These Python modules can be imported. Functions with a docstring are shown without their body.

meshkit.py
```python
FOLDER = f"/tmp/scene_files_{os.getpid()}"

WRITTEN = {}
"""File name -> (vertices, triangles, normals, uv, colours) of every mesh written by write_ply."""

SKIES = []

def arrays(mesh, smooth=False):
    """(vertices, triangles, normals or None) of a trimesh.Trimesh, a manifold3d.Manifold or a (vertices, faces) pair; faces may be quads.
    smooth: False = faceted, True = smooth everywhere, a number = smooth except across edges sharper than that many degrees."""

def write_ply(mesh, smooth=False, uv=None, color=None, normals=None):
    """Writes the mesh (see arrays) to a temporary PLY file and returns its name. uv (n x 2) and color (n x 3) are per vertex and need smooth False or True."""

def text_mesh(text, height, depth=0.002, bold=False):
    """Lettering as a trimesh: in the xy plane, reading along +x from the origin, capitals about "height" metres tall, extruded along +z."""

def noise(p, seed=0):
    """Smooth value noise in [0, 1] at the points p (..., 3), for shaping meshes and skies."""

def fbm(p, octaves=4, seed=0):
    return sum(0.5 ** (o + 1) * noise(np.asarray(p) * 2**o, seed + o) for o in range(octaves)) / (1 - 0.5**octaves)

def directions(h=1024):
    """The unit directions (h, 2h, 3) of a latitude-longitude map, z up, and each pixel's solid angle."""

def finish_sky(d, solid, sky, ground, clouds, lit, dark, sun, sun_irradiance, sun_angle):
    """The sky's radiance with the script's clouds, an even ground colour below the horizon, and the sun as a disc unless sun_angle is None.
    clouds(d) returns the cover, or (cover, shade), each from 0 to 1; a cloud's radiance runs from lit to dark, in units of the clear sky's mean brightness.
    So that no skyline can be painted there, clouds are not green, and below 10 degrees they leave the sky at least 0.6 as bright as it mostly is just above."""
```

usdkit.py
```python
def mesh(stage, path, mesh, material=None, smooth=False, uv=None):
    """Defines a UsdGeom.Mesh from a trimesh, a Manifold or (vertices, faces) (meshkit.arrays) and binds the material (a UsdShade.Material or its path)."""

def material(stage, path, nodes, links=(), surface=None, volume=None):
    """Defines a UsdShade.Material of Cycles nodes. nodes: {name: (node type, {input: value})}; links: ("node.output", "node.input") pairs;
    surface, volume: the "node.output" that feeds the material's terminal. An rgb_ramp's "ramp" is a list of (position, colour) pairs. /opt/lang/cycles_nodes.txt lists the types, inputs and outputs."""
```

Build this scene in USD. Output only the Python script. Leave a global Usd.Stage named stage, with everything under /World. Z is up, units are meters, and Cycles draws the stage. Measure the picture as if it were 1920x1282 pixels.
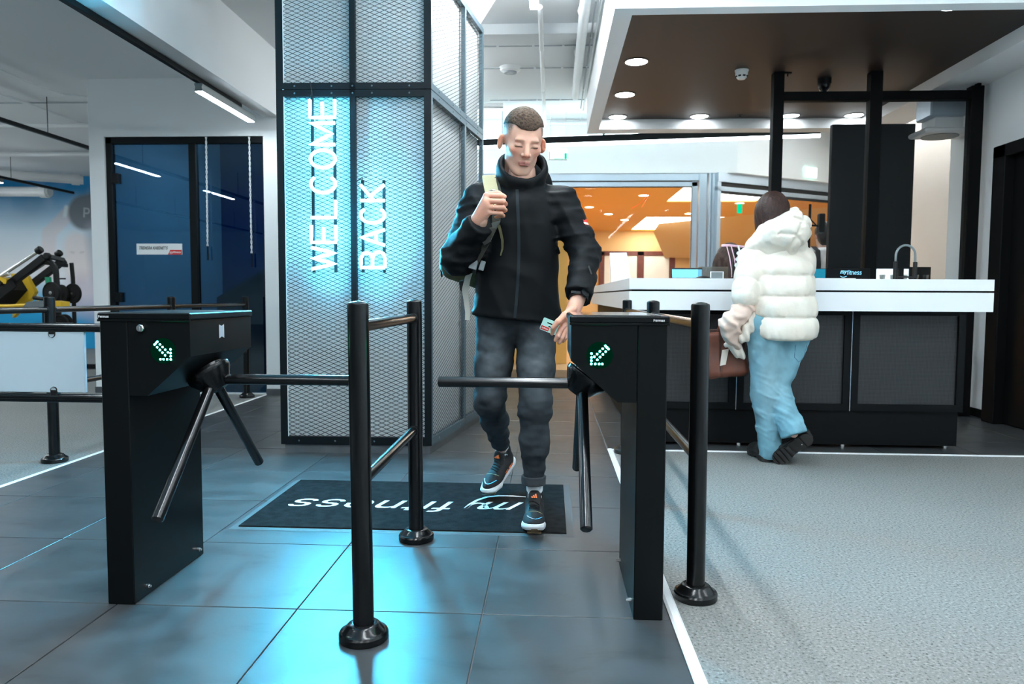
import math
import numpy as np
import trimesh
import manifold3d as m3
import usdkit
import meshkit
from pxr import Gf, Sdf, Usd, UsdGeom, UsdLux, UsdShade, Vt

stage = Usd.Stage.CreateInMemory()
UsdGeom.SetStageUpAxis(stage, UsdGeom.Tokens.z)
UsdGeom.SetStageMetersPerUnit(stage, 1.0)
UsdGeom.Xform.Define(stage, '/World')
rng = np.random.default_rng(7)
A = np.array

# ------------------------------------------------------------------ camera
YAW, PITCH, ROLL = -0.05246666, -0.06312226, 0.00548703
CAM = A([0.0, 0.0, 1.01301885])
fw = A([math.sin(YAW) * math.cos(PITCH), math.cos(YAW) * math.cos(PITCH), math.sin(PITCH)])
r0 = A([math.cos(YAW), -math.sin(YAW), 0.0])
u0 = np.cross(r0, fw)
rt = r0 * math.cos(ROLL) + u0 * math.sin(ROLL)
up = -r0 * math.sin(ROLL) + u0 * math.cos(ROLL)
cam = UsdGeom.Camera.Define(stage, '/World/camera')
cam.CreateHorizontalApertureAttr(36.0)
cam.CreateVerticalApertureAttr(36.0 * 1282 / 1920)
cam.CreateFocalLengthAttr(36.0 * 1359.3 / 1920)
cam.CreateClippingRangeAttr(Gf.Vec2f(0.05, 200))
cam.CreateFStopAttr(4.0)
cam.CreateFocusDistanceAttr(2.9)
cam.CreateExposureAttr(1.1)
UsdGeom.Xformable(cam).AddTransformOp().Set(Gf.Matrix4d(*rt, 0, *up, 0, *(-fw), 0, *CAM, 1))

# lamp strengths (every lamp's own emitter is built with the lamp further down)
E_LED, E_TRACK, E_HALL, E_WALK, E_NEON, E_DOWN, E_WARM, E_SKYL = 9.0, 36.0, 24.0, 66.0, 480.0, 22.0, 30.0, 7.0

# ------------------------------------------------------------------ materials
def lin(c):
    c = np.asarray(c, float) / 255
    return tuple(np.where(c <= 0.04045, c / 12.92, ((c + 0.055) / 1.055) ** 2.4))

def pm(name, color, rough=0.5, metallic=0.0, spec=0.5, bump=None, var=None, **kw):
    """principled material; color in linear RGB. bump=(scale, strength, distance); var=(scale, amount) mottles the colour."""
    n = {'p': ('principled_bsdf', dict(base_color=color, roughness=rough, metallic=metallic, specular_ior_level=spec, **kw))}
    l = []
    if bump or var:
        n['g'] = ('texture_coordinate', {})
    if var:
        n['n'] = ('noise_texture', {'scale': var[0], 'detail': 3.0, 'roughness': 0.6})
        lo, hi = [max(c * (1 - var[1]), 0) for c in color], [min(c * (1 + var[1]), 1) for c in color]
        n['r'] = ('rgb_ramp', {'ramp': [(0.3, lo), (0.7, hi)]})
        l += [('g.object', 'n.vector'), ('n.fac', 'r.fac'), ('r.color', 'p.base_color')]
    if bump:
        n['bn'] = ('noise_texture', {'scale': bump[0], 'detail': 3.0})
        n['b'] = ('bump', {'strength': bump[1], 'distance': bump[2]})
        l += [('g.object', 'bn.vector'), ('bn.fac', 'b.height'), ('b.normal', 'p.normal')]
    return usdkit.material(stage, '/World/Looks/' + name, n, l, surface='p.BSDF')

def em(name, color, strength):
    return usdkit.material(stage, '/World/Looks/' + name, {'e': ('emission', {'color': color, 'strength': strength})}, surface='e.emission')

def vcol(name, rough=0.6, spec=0.4, bump=None, sss=0.0, **kw):
    """principled material that reads the mesh's own colours (primvar Col)."""
    n = {'a': ('attribute', {'attribute': 'Col'}), 'p': ('principled_bsdf', dict(roughness=rough, specular_ior_level=spec, subsurface_weight=sss, subsurface_radius=(0.01, 0.004, 0.002), subsurface_scale=0.6, **kw))}
    l = [('a.color', 'p.base_color')]
    if bump:
        n['g'] = ('texture_coordinate', {})
        n['bn'] = ('noise_texture', {'scale': bump[0], 'detail': 3.0})
        n['b'] = ('bump', {'strength': bump[1], 'distance': bump[2]})
        l += [('g.object', 'bn.vector'), ('bn.fac', 'b.height'), ('b.normal', 'p.normal')]
    return usdkit.material(stage, '/World/Looks/' + name, n, l, surface='p.BSDF')

def pane(name, tint, gloss=(1, 1, 1), rough=0.0, ior=1.5, base=0.0, basecol=(0.01, 0.02, 0.03)):
    """window pane: sees through (tinted) and reflects by fresnel; base = share of a dark film."""
    n = {'t': ('transparent_bsdf', {'color': tint}), 'g': ('glossy_bsdf', {'color': gloss, 'roughness': rough}), 'f': ('fresnel', {'IOR': ior}),
         'm': ('mix_closure', {})}
    n['bf'] = ('geometry', {}); n['s'] = ('math', {'math_type': 'subtract', 'value1': 1.0}); n['x'] = ('math', {'math_type': 'multiply'})
    l = [('bf.backfacing', 's.value2'), ('s.value', 'x.value1'), ('f.fac', 'x.value2'), ('x.value', 'm.fac'), ('g.BSDF', 'm.closure2')]
    l.append(('t.BSDF', 'm.closure1'))
    return usdkit.material(stage, '/World/Looks/' + name, n, l, surface='m.closure')

M = {}
M['wall'] = pm('white_paint', (0.82, 0.845, 0.85), 0.7, bump=(60, 0.05, 0.002))
M['ceil'] = pm('ceiling_paint', (0.70, 0.73, 0.745), 0.85)
M['soffit'] = pm('soffit_paint', (0.88, 0.895, 0.90), 0.6)
M['brown'] = pm('brown_ceiling_board', (0.026, 0.017, 0.0145), 0.55, spec=0.35, bump=(400, 0.1, 0.001))
M['beige'] = pm('beige_paint', (0.62, 0.56, 0.50), 0.7)
M['black'] = pm('black_powder_coat', (0.0026, 0.0036, 0.0040), 0.36, spec=0.14, bump=(900, 0.12, 0.0006))
M['post'] = pm('black_gloss_steel', (0.0028, 0.0032, 0.0036), 0.2, spec=0.4)
M['postrail'] = pm('black_satin_rail', (0.003, 0.0034, 0.0038), 0.2, spec=0.5)
M['frame'] = pm('black_steel_frame', (0.0028, 0.005, 0.0064), 0.45, spec=0.18)
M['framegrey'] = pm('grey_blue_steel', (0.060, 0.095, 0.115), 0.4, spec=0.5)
M['steel'] = pm('bright_steel', (0.75, 0.75, 0.74), 0.22, metallic=1.0)
M['alu'] = pm('grey_aluminium', (0.48, 0.57, 0.65), 0.35, metallic=0.35)
M['dark'] = pm('dark_board', (0.0035, 0.004, 0.0044), 0.6, spec=0.10)
M['kick'] = pm('desk_black', (0.0035, 0.004, 0.0044), 0.5, spec=0.12)
M['white'] = pm('white_solid_surface', (0.80, 0.82, 0.835), 0.35)
M['plastic'] = pm('white_plastic', (0.78, 0.80, 0.80), 0.4)
M['blackplastic'] = pm('black_plastic', (0.005, 0.005, 0.0055), 0.45, spec=0.35)
M['rubberblack'] = pm('black_rubber', (0.006, 0.006, 0.006), 0.75, spec=0.3)
M['yellow'] = pm('yellow_enamel', (0.80, 0.50, 0.035), 0.35)
M['green'] = pm('green_band', (0.02, 0.30, 0.16), 0.5)
M['red'] = pm('red_print', (0.62, 0.03, 0.025), 0.5)
M['ceilgrey'] = pm('lamp_body_grey', (0.16, 0.19, 0.20), 0.45)
M['orange'] = pm('orange_print', (0.95, 0.22, 0.06), 0.5)
M['orangewall'] = pm('orange_paint', (0.74, 0.40, 0.10), 0.75)
M['orangeback'] = pm('ochre_paint', (0.64, 0.45, 0.22), 0.75)
M['redwood'] = pm('red_brown_wood', (0.10, 0.018, 0.012), 0.4, var=(12, 0.3))
M['frost'] = pm('frosted_pane', (0.62, 0.64, 0.62), 0.5)
M['grout'] = pm('grout', (0.13, 0.135, 0.138), 0.85)
M['plinth'] = pm('plinth_tile', (0.075, 0.083, 0.09), 0.4, var=(5, 0.25))
M['strip'] = pm('white_edge_strip', (0.78, 0.80, 0.80), 0.35)
M['pipe'] = pm('white_pipe_paint', (0.74, 0.77, 0.78), 0.5)
M['conduit'] = pm('grey_conduit', (0.35, 0.40, 0.43), 0.5)
M['panelwhite'] = pm('white_backing_panel', (0.50, 0.53, 0.53), 0.6)
M['acrylic'] = pm('white_acrylic', (0.42, 0.52, 0.58), 0.12, spec=0.6, transmission_weight=0.0)
M['clear'] = pane('clear_glass', (0.97, 0.98, 0.98), ior=1.22)
M['darkglass'] = pane('dark_blue_glass', (0.22, 0.42, 0.58), ior=1.9, gloss=(0.8, 0.95, 1.0))
M['screenglow'] = em('laptop_screen_glow', (0.16, 0.55, 0.80), 1.0)
M['tealglow'] = em('teal_screen_glow', (0.01, 0.13, 0.20), 1.0)
M['lamp'] = em('lamp_diffuser', (0.83, 0.95, 1.0), E_TRACK)
M['hall'] = em('hall_lamp_diffuser', (0.90, 0.965, 1.0), E_HALL)
M['walk'] = em('walkway_lamp_diffuser', (0.90, 0.965, 1.0), E_WALK)
M['led'] = em('led_line_diffuser', (0.78, 0.95, 1.0), E_LED)
M['neon'] = em('neon_front_glow', (0.07, 0.62, 1.0), E_NEON)
M['neonside'] = em('neon_side_glow', (0.16, 0.72, 1.0), E_NEON * 0.012)
M['down'] = em('downlight_glow', (0.88, 0.96, 1.0), E_DOWN)
M['warm'] = em('warm_downlight_glow', (1.0, 0.86, 0.62), E_WARM * 3)
M['skylight'] = em('light_panel_glow', (1.0, 0.97, 0.88), E_SKYL)
M['greenled'] = em('green_led_glow', (0.02, 1.0, 0.42), 40.0)
M['greenlens'] = em('green_lens_scatter', (0.0, 0.22, 0.10), 0.04)
M['exit'] = em('exit_sign_glow', (0.55, 1.0, 0.80), 1.3)
M['exitgreen'] = em('exit_sign_green', (0.0, 0.42, 0.20), 0.9)

def tile_mat(name, c):
    n = {'g': ('geometry', {}), 'm': ('mapping', {'scale': (1.0, 1.9, 1.0)}), 'n': ('noise_texture', {'scale': 3.2, 'detail': 5.0, 'roughness': 0.62, 'distortion': 0.4}),
         'r': ('rgb_ramp', {'ramp': [(0.30, [x * 0.74 for x in c]), (0.5, c), (0.72, [x * 1.35 for x in c])]}),
         'n2': ('noise_texture', {'scale': 60.0, 'detail': 4.0}), 'rr': ('map_range', {'from_min': 0.3, 'from_max': 0.7, 'to_min': 0.33, 'to_max': 0.46}),
         'b': ('bump', {'strength': 0.08, 'distance': 0.002}),
         'p': ('principled_bsdf', {'specular_ior_level': 0.5})}
    return usdkit.material(stage, '/World/Looks/' + name, n, [('g.position', 'm.vector'), ('m.vector', 'n.vector'), ('n.fac', 'r.fac'), ('r.color', 'p.base_color'), ('g.position', 'n2.vector'),
        ('n.fac', 'rr.value'), ('rr.result', 'p.roughness'), ('n2.fac', 'b.height'), ('b.normal', 'p.normal')], surface='p.BSDF')
M['tiles'] = [tile_mat('grey_tile_%s' % w, c) for w, c in (('mid', (0.038, 0.042, 0.045)), ('pale', (0.043, 0.047, 0.049)), ('deep', (0.034, 0.038, 0.041)))]

def rubber_mat():
    n = {'g': ('geometry', {}), 'v': ('noise_texture', {'scale': 105.0, 'detail': 2.0, 'roughness': 0.7}), 'r': ('rgb_ramp', {'ramp': [(0.32, (0.045, 0.048, 0.048)), (0.43, (0.20, 0.206, 0.198)), (0.57, (0.235, 0.241, 0.233)), (0.70, (0.37, 0.376, 0.365))]}),
         'n': ('noise_texture', {'scale': 0.9, 'detail': 3.0}), 'x': ('mix', {'mix_type': 'multiply', 'fac': 0.25}), 'b': ('bump', {'strength': 0.04, 'distance': 0.001}),
         'p': ('principled_bsdf', {'roughness': 0.6, 'specular_ior_level': 0.35})}
    return usdkit.material(stage, '/World/Looks/speckled_rubber', n, [('g.position', 'v.vector'), ('g.position', 'n.vector'), ('v.fac', 'r.fac'), ('r.color', 'x.color1'), ('n.fac', 'x.color2'), ('x.color', 'p.base_color'), ('v.fac', 'b.height'), ('b.normal', 'p.normal')], surface='p.BSDF')
M['rubber'] = rubber_mat()

def perforated(name, color, scale, hole, see):
    """sheet with round holes on a fine grid: dark metal, holes see through by the share `see`."""
    n = {'g': ('texture_coordinate', {}), 's': ('separate_xyz', {}), 'c': ('combine_xyz', {}),
         'v': ('voronoi_texture', {'dimensions': '2D', 'scale': scale, 'randomness': 0.0}), 'l': ('math', {'math_type': 'less_than', 'value2': hole}),
         'k': ('math', {'math_type': 'multiply', 'value2': see}), 't': ('transparent_bsdf', {}), 'p': ('principled_bsdf', {'base_color': color, 'roughness': 0.5}), 'm': ('mix_closure', {})}
    l = [('g.object', 's.vector'), ('s.x', 'c.x'), ('s.z', 'c.y'), ('c.vector', 'v.vector'), ('v.distance', 'l.value1'), ('l.value', 'k.value1'), ('k.value', 'm.fac'), ('p.BSDF', 'm.closure1'), ('t.BSDF', 'm.closure2')]
    return usdkit.material(stage, '/World/Looks/' + name, n, l, surface='m.closure')
M['perf'] = perforated('perforated_screen', (0.05, 0.06, 0.065), 150.0, 0.555, 1.0)

def deskmesh_mat():
    n = {'g': ('texture_coordinate', {}), 's': ('separate_xyz', {}), 'c': ('combine_xyz', {}), 'v': ('voronoi_texture', {'dimensions': '2D', 'scale': 110.0, 'randomness': 0.0}),
         'r': ('rgb_ramp', {'ramp': [(0.36, (0.006, 0.006, 0.0065)), (0.46, (0.030, 0.031, 0.034))]}), 'p': ('principled_bsdf', {'roughness': 0.5}), 'b': ('bump', {'strength': 0.4, 'distance': 0.003})}
    return usdkit.material(stage, '/World/Looks/desk_mesh_sheet', n, [('g.object', 's.vector'), ('s.x', 'c.x'), ('s.z', 'c.y'), ('c.vector', 'v.vector'), ('v.distance', 'r.fac'), ('r.color', 'p.base_color'), ('v.distance', 'b.height'), ('b.normal', 'p.normal')], surface='p.BSDF')
M['deskmesh'] = deskmesh_mat()

# ------------------------------------------------------------------ mesh helpers
class MB:
    def __init__(self):
        self.v, self.f, self.n = [], [], 0
    def add(self, v, f):
        v, f = np.asarray(v, float), np.asarray(f, int)
        if f.shape[1] == 4:
            f = np.vstack([f[:, [0, 1, 2]], f[:, [0, 2, 3]]])
        self.v.append(v); self.f.append(f + self.n); self.n += len(v)
        return self
    def tm(self, t):
        return self.add(t.vertices, t.faces)
    def box(self, lo, hi, bev=0.0):
        lo, hi = np.minimum(lo, hi).astype(float), np.maximum(lo, hi).astype(float)
        if bev <= 0:
            x, y, z = zip(lo, hi)
            v = [(a, b, c) for a in x for b in y for c in z]
            return self.add(v, [(0, 1, 3, 2), (4, 6, 7, 5), (0, 4, 5, 1), (2, 3, 7, 6), (0, 2, 6, 4), (1, 5, 7, 3)])
        bev = min(bev, 0.45 * (hi - lo).min())
        pts = []
        for sx in (0, 1):
            for sy in (0, 1):
                for sz in (0, 1):
                    c = A([(lo, hi)[s][i] for i, s in enumerate((sx, sy, sz))])
                    inn = A([bev if s == 0 else -bev for s in (sx, sy, sz)])
                    for k in range(3):
                        o = inn.copy(); o[k] = 0
                        pts.append(c + o)
        return self.hull(pts)
    def hull(self, pts):
        m = m3.Manifold.hull_points(np.asarray(pts, np.float64)).to_mesh()
        return self.add(m.vert_properties[:, :3], m.tri_verts)
    def obox(self, p0, p1, w, h, upv=(0, 0, 1), bev=0.0):
        """bar from p0 to p1, w across, h along upv."""
        p0, p1 = A(p0, float), A(p1, float)
        d = p1 - p0; L = np.linalg.norm(d); d /= L
        s = np.cross(d, A(upv, float)); s /= np.linalg.norm(s); u = np.cross(s, d)
        t = MB().box((-w / 2, 0, -h / 2), (w / 2, L, h / 2), bev)
        v = np.vstack(t.v)
        return self.add(p0 + v[:, :1] * s + v[:, 1:2] * d + v[:, 2:] * u, np.vstack(t.f))
    def tube(self, pts, r, n=12, cap=True):
        p = np.asarray(pts, float); r = np.broadcast_to(r, (len(p),)).astype(float)
        t = np.gradient(p, axis=0); t /= np.linalg.norm(t, axis=1, keepdims=True) + 1e-12
        a = np.zeros_like(p); ref = A([0, 0, 1.0]) if abs(t[0][2]) < 0.9 else A([1.0, 0, 0])
        x = np.cross(t[0], ref); x /= np.linalg.norm(x)
        for i in range(len(p)):
            x = x - t[i] * (x @ t[i]); x /= np.linalg.norm(x); a[i] = x
        b = np.cross(t, a); an = np.arange(n) * 2 * np.pi / n
        v = (p[:, None] + r[:, None, None] * (np.cos(an)[None, :, None] * a[:, None] + np.sin(an)[None, :, None] * b[:, None])).reshape(-1, 3)
        i, j = np.meshgrid(np.arange(len(p) - 1), np.arange(n), indexing='ij')
        q = np.stack([i * n + j, i * n + (j + 1) % n, (i + 1) * n + (j + 1) % n, (i + 1) * n + j], -1).reshape(-1, 4)
        f = np.vstack([q[:, [0, 1, 2]], q[:, [0, 2, 3]]])
        if cap:
            m = len(v); v = np.vstack([v, p[0], p[-1]])
            k = np.arange(n)
            f = np.vstack([f, np.stack([(k + 1) % n, k, np.full(n, m)], 1), np.stack([(len(p) - 1) * n + k, (len(p) - 1) * n + (k + 1) % n, np.full(n, m + 1)], 1)])
        return self.add(v, f)
    def cyl(self, p0, p1, r, n=20, bev=0.0):
        p0, p1 = A(p0, float), A(p1, float)
        if bev > 0:
            d = (p1 - p0) / np.linalg.norm(p1 - p0)
            return self.tube([p0, p0 + d * 1e-5, p0 + d * bev, p1 - d * bev, p1 - d * 1e-5, p1], [r - bev, r - bev, r, r, r - bev, r - bev], n)
        return self.tube([p0, p1], r, n)
    def lathe(self, prof, c=(0, 0, 0), n=28, axis=(0, 0, 1)):
        """prof: (radius, height) pairs from bottom to top."""
        prof = np.asarray(prof, float); an = np.arange(n) * 2 * np.pi / n
        ax = A(axis, float); ax /= np.linalg.norm(ax)
        x = np.cross(ax, A([0, 0, 1.0]) if abs(ax[2]) < 0.9 else A([0, 1.0, 0])); x /= np.linalg.norm(x); y = np.cross(ax, x)
        v = (A(c, float) + prof[:, None, 1:2] * ax + prof[:, None, 0:1] * (np.cos(an)[None, :, None] * x + np.sin(an)[None, :, None] * y)).reshape(-1, 3)
        i, j = np.meshgrid(np.arange(len(prof) - 1), np.arange(n), indexing='ij')
        q = np.stack([i * n + j, i * n + (j + 1) % n, (i + 1) * n + (j + 1) % n, (i + 1) * n + j], -1).reshape(-1, 4)
        return self.add(v, q)
    def prism(self, poly, y0, y1, axes=(0, 2, 1)):
        """polygon (2-D, counter-clockwise) in the plane of axes[0], axes[1], extruded along axes[2] from y0 to y1."""
        from shapely.geometry import Polygon
        p = poly if hasattr(poly, 'exterior') else Polygon(poly)
        t = trimesh.creation.extrude_polygon(p, abs(y1 - y0), engine='earcut')
        v = np.zeros_like(t.vertices)
        v[:, axes[0]], v[:, axes[1]], v[:, axes[2]] = t.vertices[:, 0], t.vertices[:, 1], t.vertices[:, 2] + min(y0, y1)
        f = t.faces if np.linalg.det(np.eye(3)[list(axes)]) > 0 else t.faces[:, ::-1]
        return self.add(v, f)
    def text(self, s, height, origin, ex, ey, depth=0.001, bold=False, width=None, shear=0.0):
        """lettering whose reading direction is ex and whose up is ey."""
        t = meshkit.text_mesh(s, height, depth, bold); v = np.array(t.vertices)
        if width:
            v[:, 0] *= width / np.ptp(v[:, 0])
        v[:, 0] += shear * v[:, 1]
        ex, ey = A(ex, float), A(ey, float); ez = np.cross(ex, ey)
        return self.add(A(origin, float) + v[:, :1] * ex + v[:, 1:2] * ey + v[:, 2:] * ez, t.faces)
    def out(self):
        return np.vstack(self.v), np.vstack(self.f)

used = {}
def numbered(parent, name):
    k = used.setdefault((parent, name), 0); used[(parent, name)] = k + 1
    return f'{parent}/{name}' if k == 0 else f'{parent}/{name}_{k:03d}'
locs = {}
def setd(prim, **kw):
    for k, v in kw.items():
        if v:
            prim.SetCustomDataByKey('category' if k == 'cat' else k, v)
def thing(name, label, cat, loc=(0, 0, 0), group=None, kind=None):
    path = numbered('/World', name)
    x = UsdGeom.Xform.Define(stage, path); x.AddTranslateOp().Set(Gf.Vec3d(*map(float, loc)))
    setd(x.GetPrim(), label=label, cat=cat, group=group, kind=kind); locs[path] = A(loc, float)
    return path
def struct(name, label=None, cat=None):
    return thing(name, label, cat, kind='structure')
def obj(name, mesh, mat, parent='/World', label=None, smooth=30, kind=None, cat=None, group=None, col=None):
    """ONE Mesh prim. Coordinates are the world's; the parent thing's place is taken off."""
    root = '/'.join(parent.split('/')[:3])
    v, f = mesh.out() if isinstance(mesh, MB) else (np.asarray(mesh[0], float), np.asarray(mesh[1], int))
    if f.shape[1] == 4:
        f = np.vstack([f[:, [0, 1, 2]], f[:, [0, 2, 3]]])
    v = v - locs.get(root, 0)
    path = numbered(parent, name)
    m = usdkit.mesh(stage, path, (v, f), mat, smooth=True if col is not None else smooth)
    if col is not None:
        UsdGeom.PrimvarsAPI(m).CreatePrimvar('Col', Sdf.ValueTypeNames.Color3fArray, 'vertex').Set(Vt.Vec3fArray.FromNumpy(np.asarray(col, np.float32)))
    setd(m.GetPrim(), label=label, kind=kind, cat=cat, group=group)
    return path
def dup(src, loc, label, group=None):
    s = stage.GetPrimAtPath(src); was = s.GetCustomData()
    path = numbered('/World', src.split('/')[-1])
    x = UsdGeom.Xform.Define(stage, path); x.GetPrim().GetReferences().AddInternalReference(src)
    UsdGeom.Xformable(x).ClearXformOpOrder(); x.AddTranslateOp(opSuffix='place').Set(Gf.Vec3d(*map(float, loc)))
    setd(x.GetPrim(), label=label, cat=was['category'], group=group or was.get('group')); x.GetPrim().SetInstanceable(True)
    return path

# ------------------------------------------------------------------ signed-distance bodies (for people, bags and cloth)
def cap(P, a, b, ra, rb=None):
    a, b = A(a, np.float32), A(b, np.float32); rb = ra if rb is None else rb
    ba = b - a; t = np.clip(((P - a) @ ba) / max(ba @ ba, 1e-9), 0, 1)
    return np.linalg.norm(P - a - t[:, None] * ba, axis=1) - (ra + (rb - ra) * t)
def chain(P, pts, rs, k=0.02):
    d = None
    for i in range(len(pts) - 1):
        c = cap(P, pts[i], pts[i + 1], rs[i], rs[i + 1]); d = c if d is None else smin(d, c, k)
    return d
def ell(P, c, r, R=None):
    q = P - A(c, np.float32)
    if R is not None:
        q = q @ A(R, np.float32)
    r = A(r, np.float32); k0 = np.linalg.norm(q / r, axis=1); k1 = np.linalg.norm(q / (r * r), axis=1)
    return k0 * (k0 - 1) / np.maximum(k1, 1e-9)
def rbox(P, c, half, rad, R=None):
    q = P - A(c, np.float32)
    if R is not None:
        q = q @ A(R, np.float32)
    q = np.abs(q) - (A(half, np.float32) - rad)
    return np.linalg.norm(np.maximum(q, 0), axis=1) + np.minimum(q.max(1), 0) - rad
def smin(a, b, k):
    h = np.clip(0.5 + 0.5 * (b - a) / k, 0, 1)
    return b * (1 - h) + a * h - k * h * (1 - h)
def smax(a, b, k):
    return -smin(-a, -b, k)
def rotm(ax, deg):
    c, s = math.cos(math.radians(deg)), math.sin(math.radians(deg))
    return {'x': A([[1, 0, 0], [0, c, -s], [0, s, c]]), 'y': A([[c, 0, s], [0, 1, 0], [-s, 0, c]]), 'z': A([[c, -s, 0], [s, c, 0], [0, 0, 1]])}[ax]
def nets(fn, lo, hi, h, smooth=1):
    """surface nets of the signed distance fn inside the box lo..hi with cells of h."""
    lo, hi = A(lo, float), A(hi, float)
    n = np.ceil((hi - lo) / h).astype(int) + 1
    gx, gy, gz = [lo[i] + h * np.arange(n[i]) for i in range(3)]
    B = 5; nb_ = -(-n // B)                                # coarse pass: only blocks near the surface are sampled finely
    cx, cy, cz = [lo[i] + h * (np.arange(nb_[i]) * B + (B - 1) / 2) for i in range(3)]
    C = fn(np.stack(np.meshgrid(cx, cy, cz, indexing='ij'), -1).reshape(-1, 3).astype(np.float32)).reshape(nb_)
    near = np.abs(C) < h * B * 0.866 * 1.35 + 0.012
    S = np.repeat(np.repeat(np.repeat(C, B, 0), B, 1), B, 2)[:n[0], :n[1], :n[2]].astype(np.float32)
    fine = np.repeat(np.repeat(np.repeat(near, B, 0), B, 1), B, 2)[:n[0], :n[1], :n[2]]
    w_ = np.argwhere(fine)
    for k in range(0, len(w_), 200000):
        q = w_[k:k + 200000]; S[q[:, 0], q[:, 1], q[:, 2]] = fn((lo + h * q).astype(np.float32))
    for ax in range(3):
        sl = [slice(None)] * 3
        for e in (0, -1):
            sl[ax] = e; S[tuple(sl)] = np.maximum(S[tuple(sl)], 1e-3)
    ins = S < 0
    acc = np.zeros(tuple(n - 1) + (3,)); cnt = np.zeros(tuple(n - 1))
    corners = [(a, b, c) for a in (0, 1) for b in (0, 1) for c in (0, 1)]
    def sub(Aq, o):
        return Aq[o[0]:n[0] - 1 + o[0], o[1]:n[1] - 1 + o[1], o[2]:n[2] - 1 + o[2]]
    for c in corners:
        for ax in range(3):
            if c[ax] == 0:
                d = list(c); d[ax] = 1
                s0, s1 = sub(S, c), sub(S, d); m = (s0 < 0) != (s1 < 0)
                t = np.where(m, s0 / np.where(m, s0 - s1, 1), 0)
                for k in range(3):
                    acc[..., k] += np.where(m, (t if k == ax else c[k]), 0)
                cnt += m
    act = cnt > 0
    idx = -np.ones(act.shape, int); idx[act] = np.arange(act.sum())
    ijk = np.argwhere(act)
    V = lo + h * (ijk + acc[act] / cnt[act][:, None])
    Q = []
    for ax in range(3):
        b, c = [(1, 2), (2, 0), (0, 1)][ax]
        s0 = [slice(0, n[i] - 1) if i == ax else slice(1, n[i] - 1) for i in range(3)]
        s1 = list(s0); s1[ax] = slice(1, n[ax])
        m = ins[tuple(s0)] != ins[tuple(s1)]
        w = np.argwhere(m); flip = ins[tuple(s0)][m]
        off = A([0 if i == ax else 1 for i in range(3)])
        w = w + off
        def at(db, dc):
            q = w.copy(); q[:, b] -= db; q[:, c] -= dc
            return idx[q[:, 0], q[:, 1], q[:, 2]]
        q = np.stack([at(1, 1), at(0, 1), at(0, 0), at(1, 0)], 1)
        q[~flip] = q[~flip][:, ::-1]
        Q.append(q)
    Q = np.vstack(Q); Q = Q[(Q >= 0).all(1)]
    if smooth:
        nb = [np.vstack([Q[:, [k, (k + 1) % 4]] for k in range(4)])]
        e = np.vstack(nb); deg = np.zeros(len(V)); np.add.at(deg, e[:, 0], 1); np.add.at(deg, e[:, 1], 1)
        for _ in range(smooth):
            s = np.zeros_like(V); np.add.at(s, e[:, 0], V[e[:, 1]]); np.add.at(s, e[:, 1], V[e[:, 0]])
            V = V + 0.5 * (s / deg[:, None] - V)
    return V, np.vstack([Q[:, [0, 1, 2]], Q[:, [0, 2, 3]]])
def fb(P, s, o=3, seed=0):
    return (meshkit.fbm(np.asarray(P, float) * s, o, seed) - 0.5).astype(np.float32)
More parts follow.
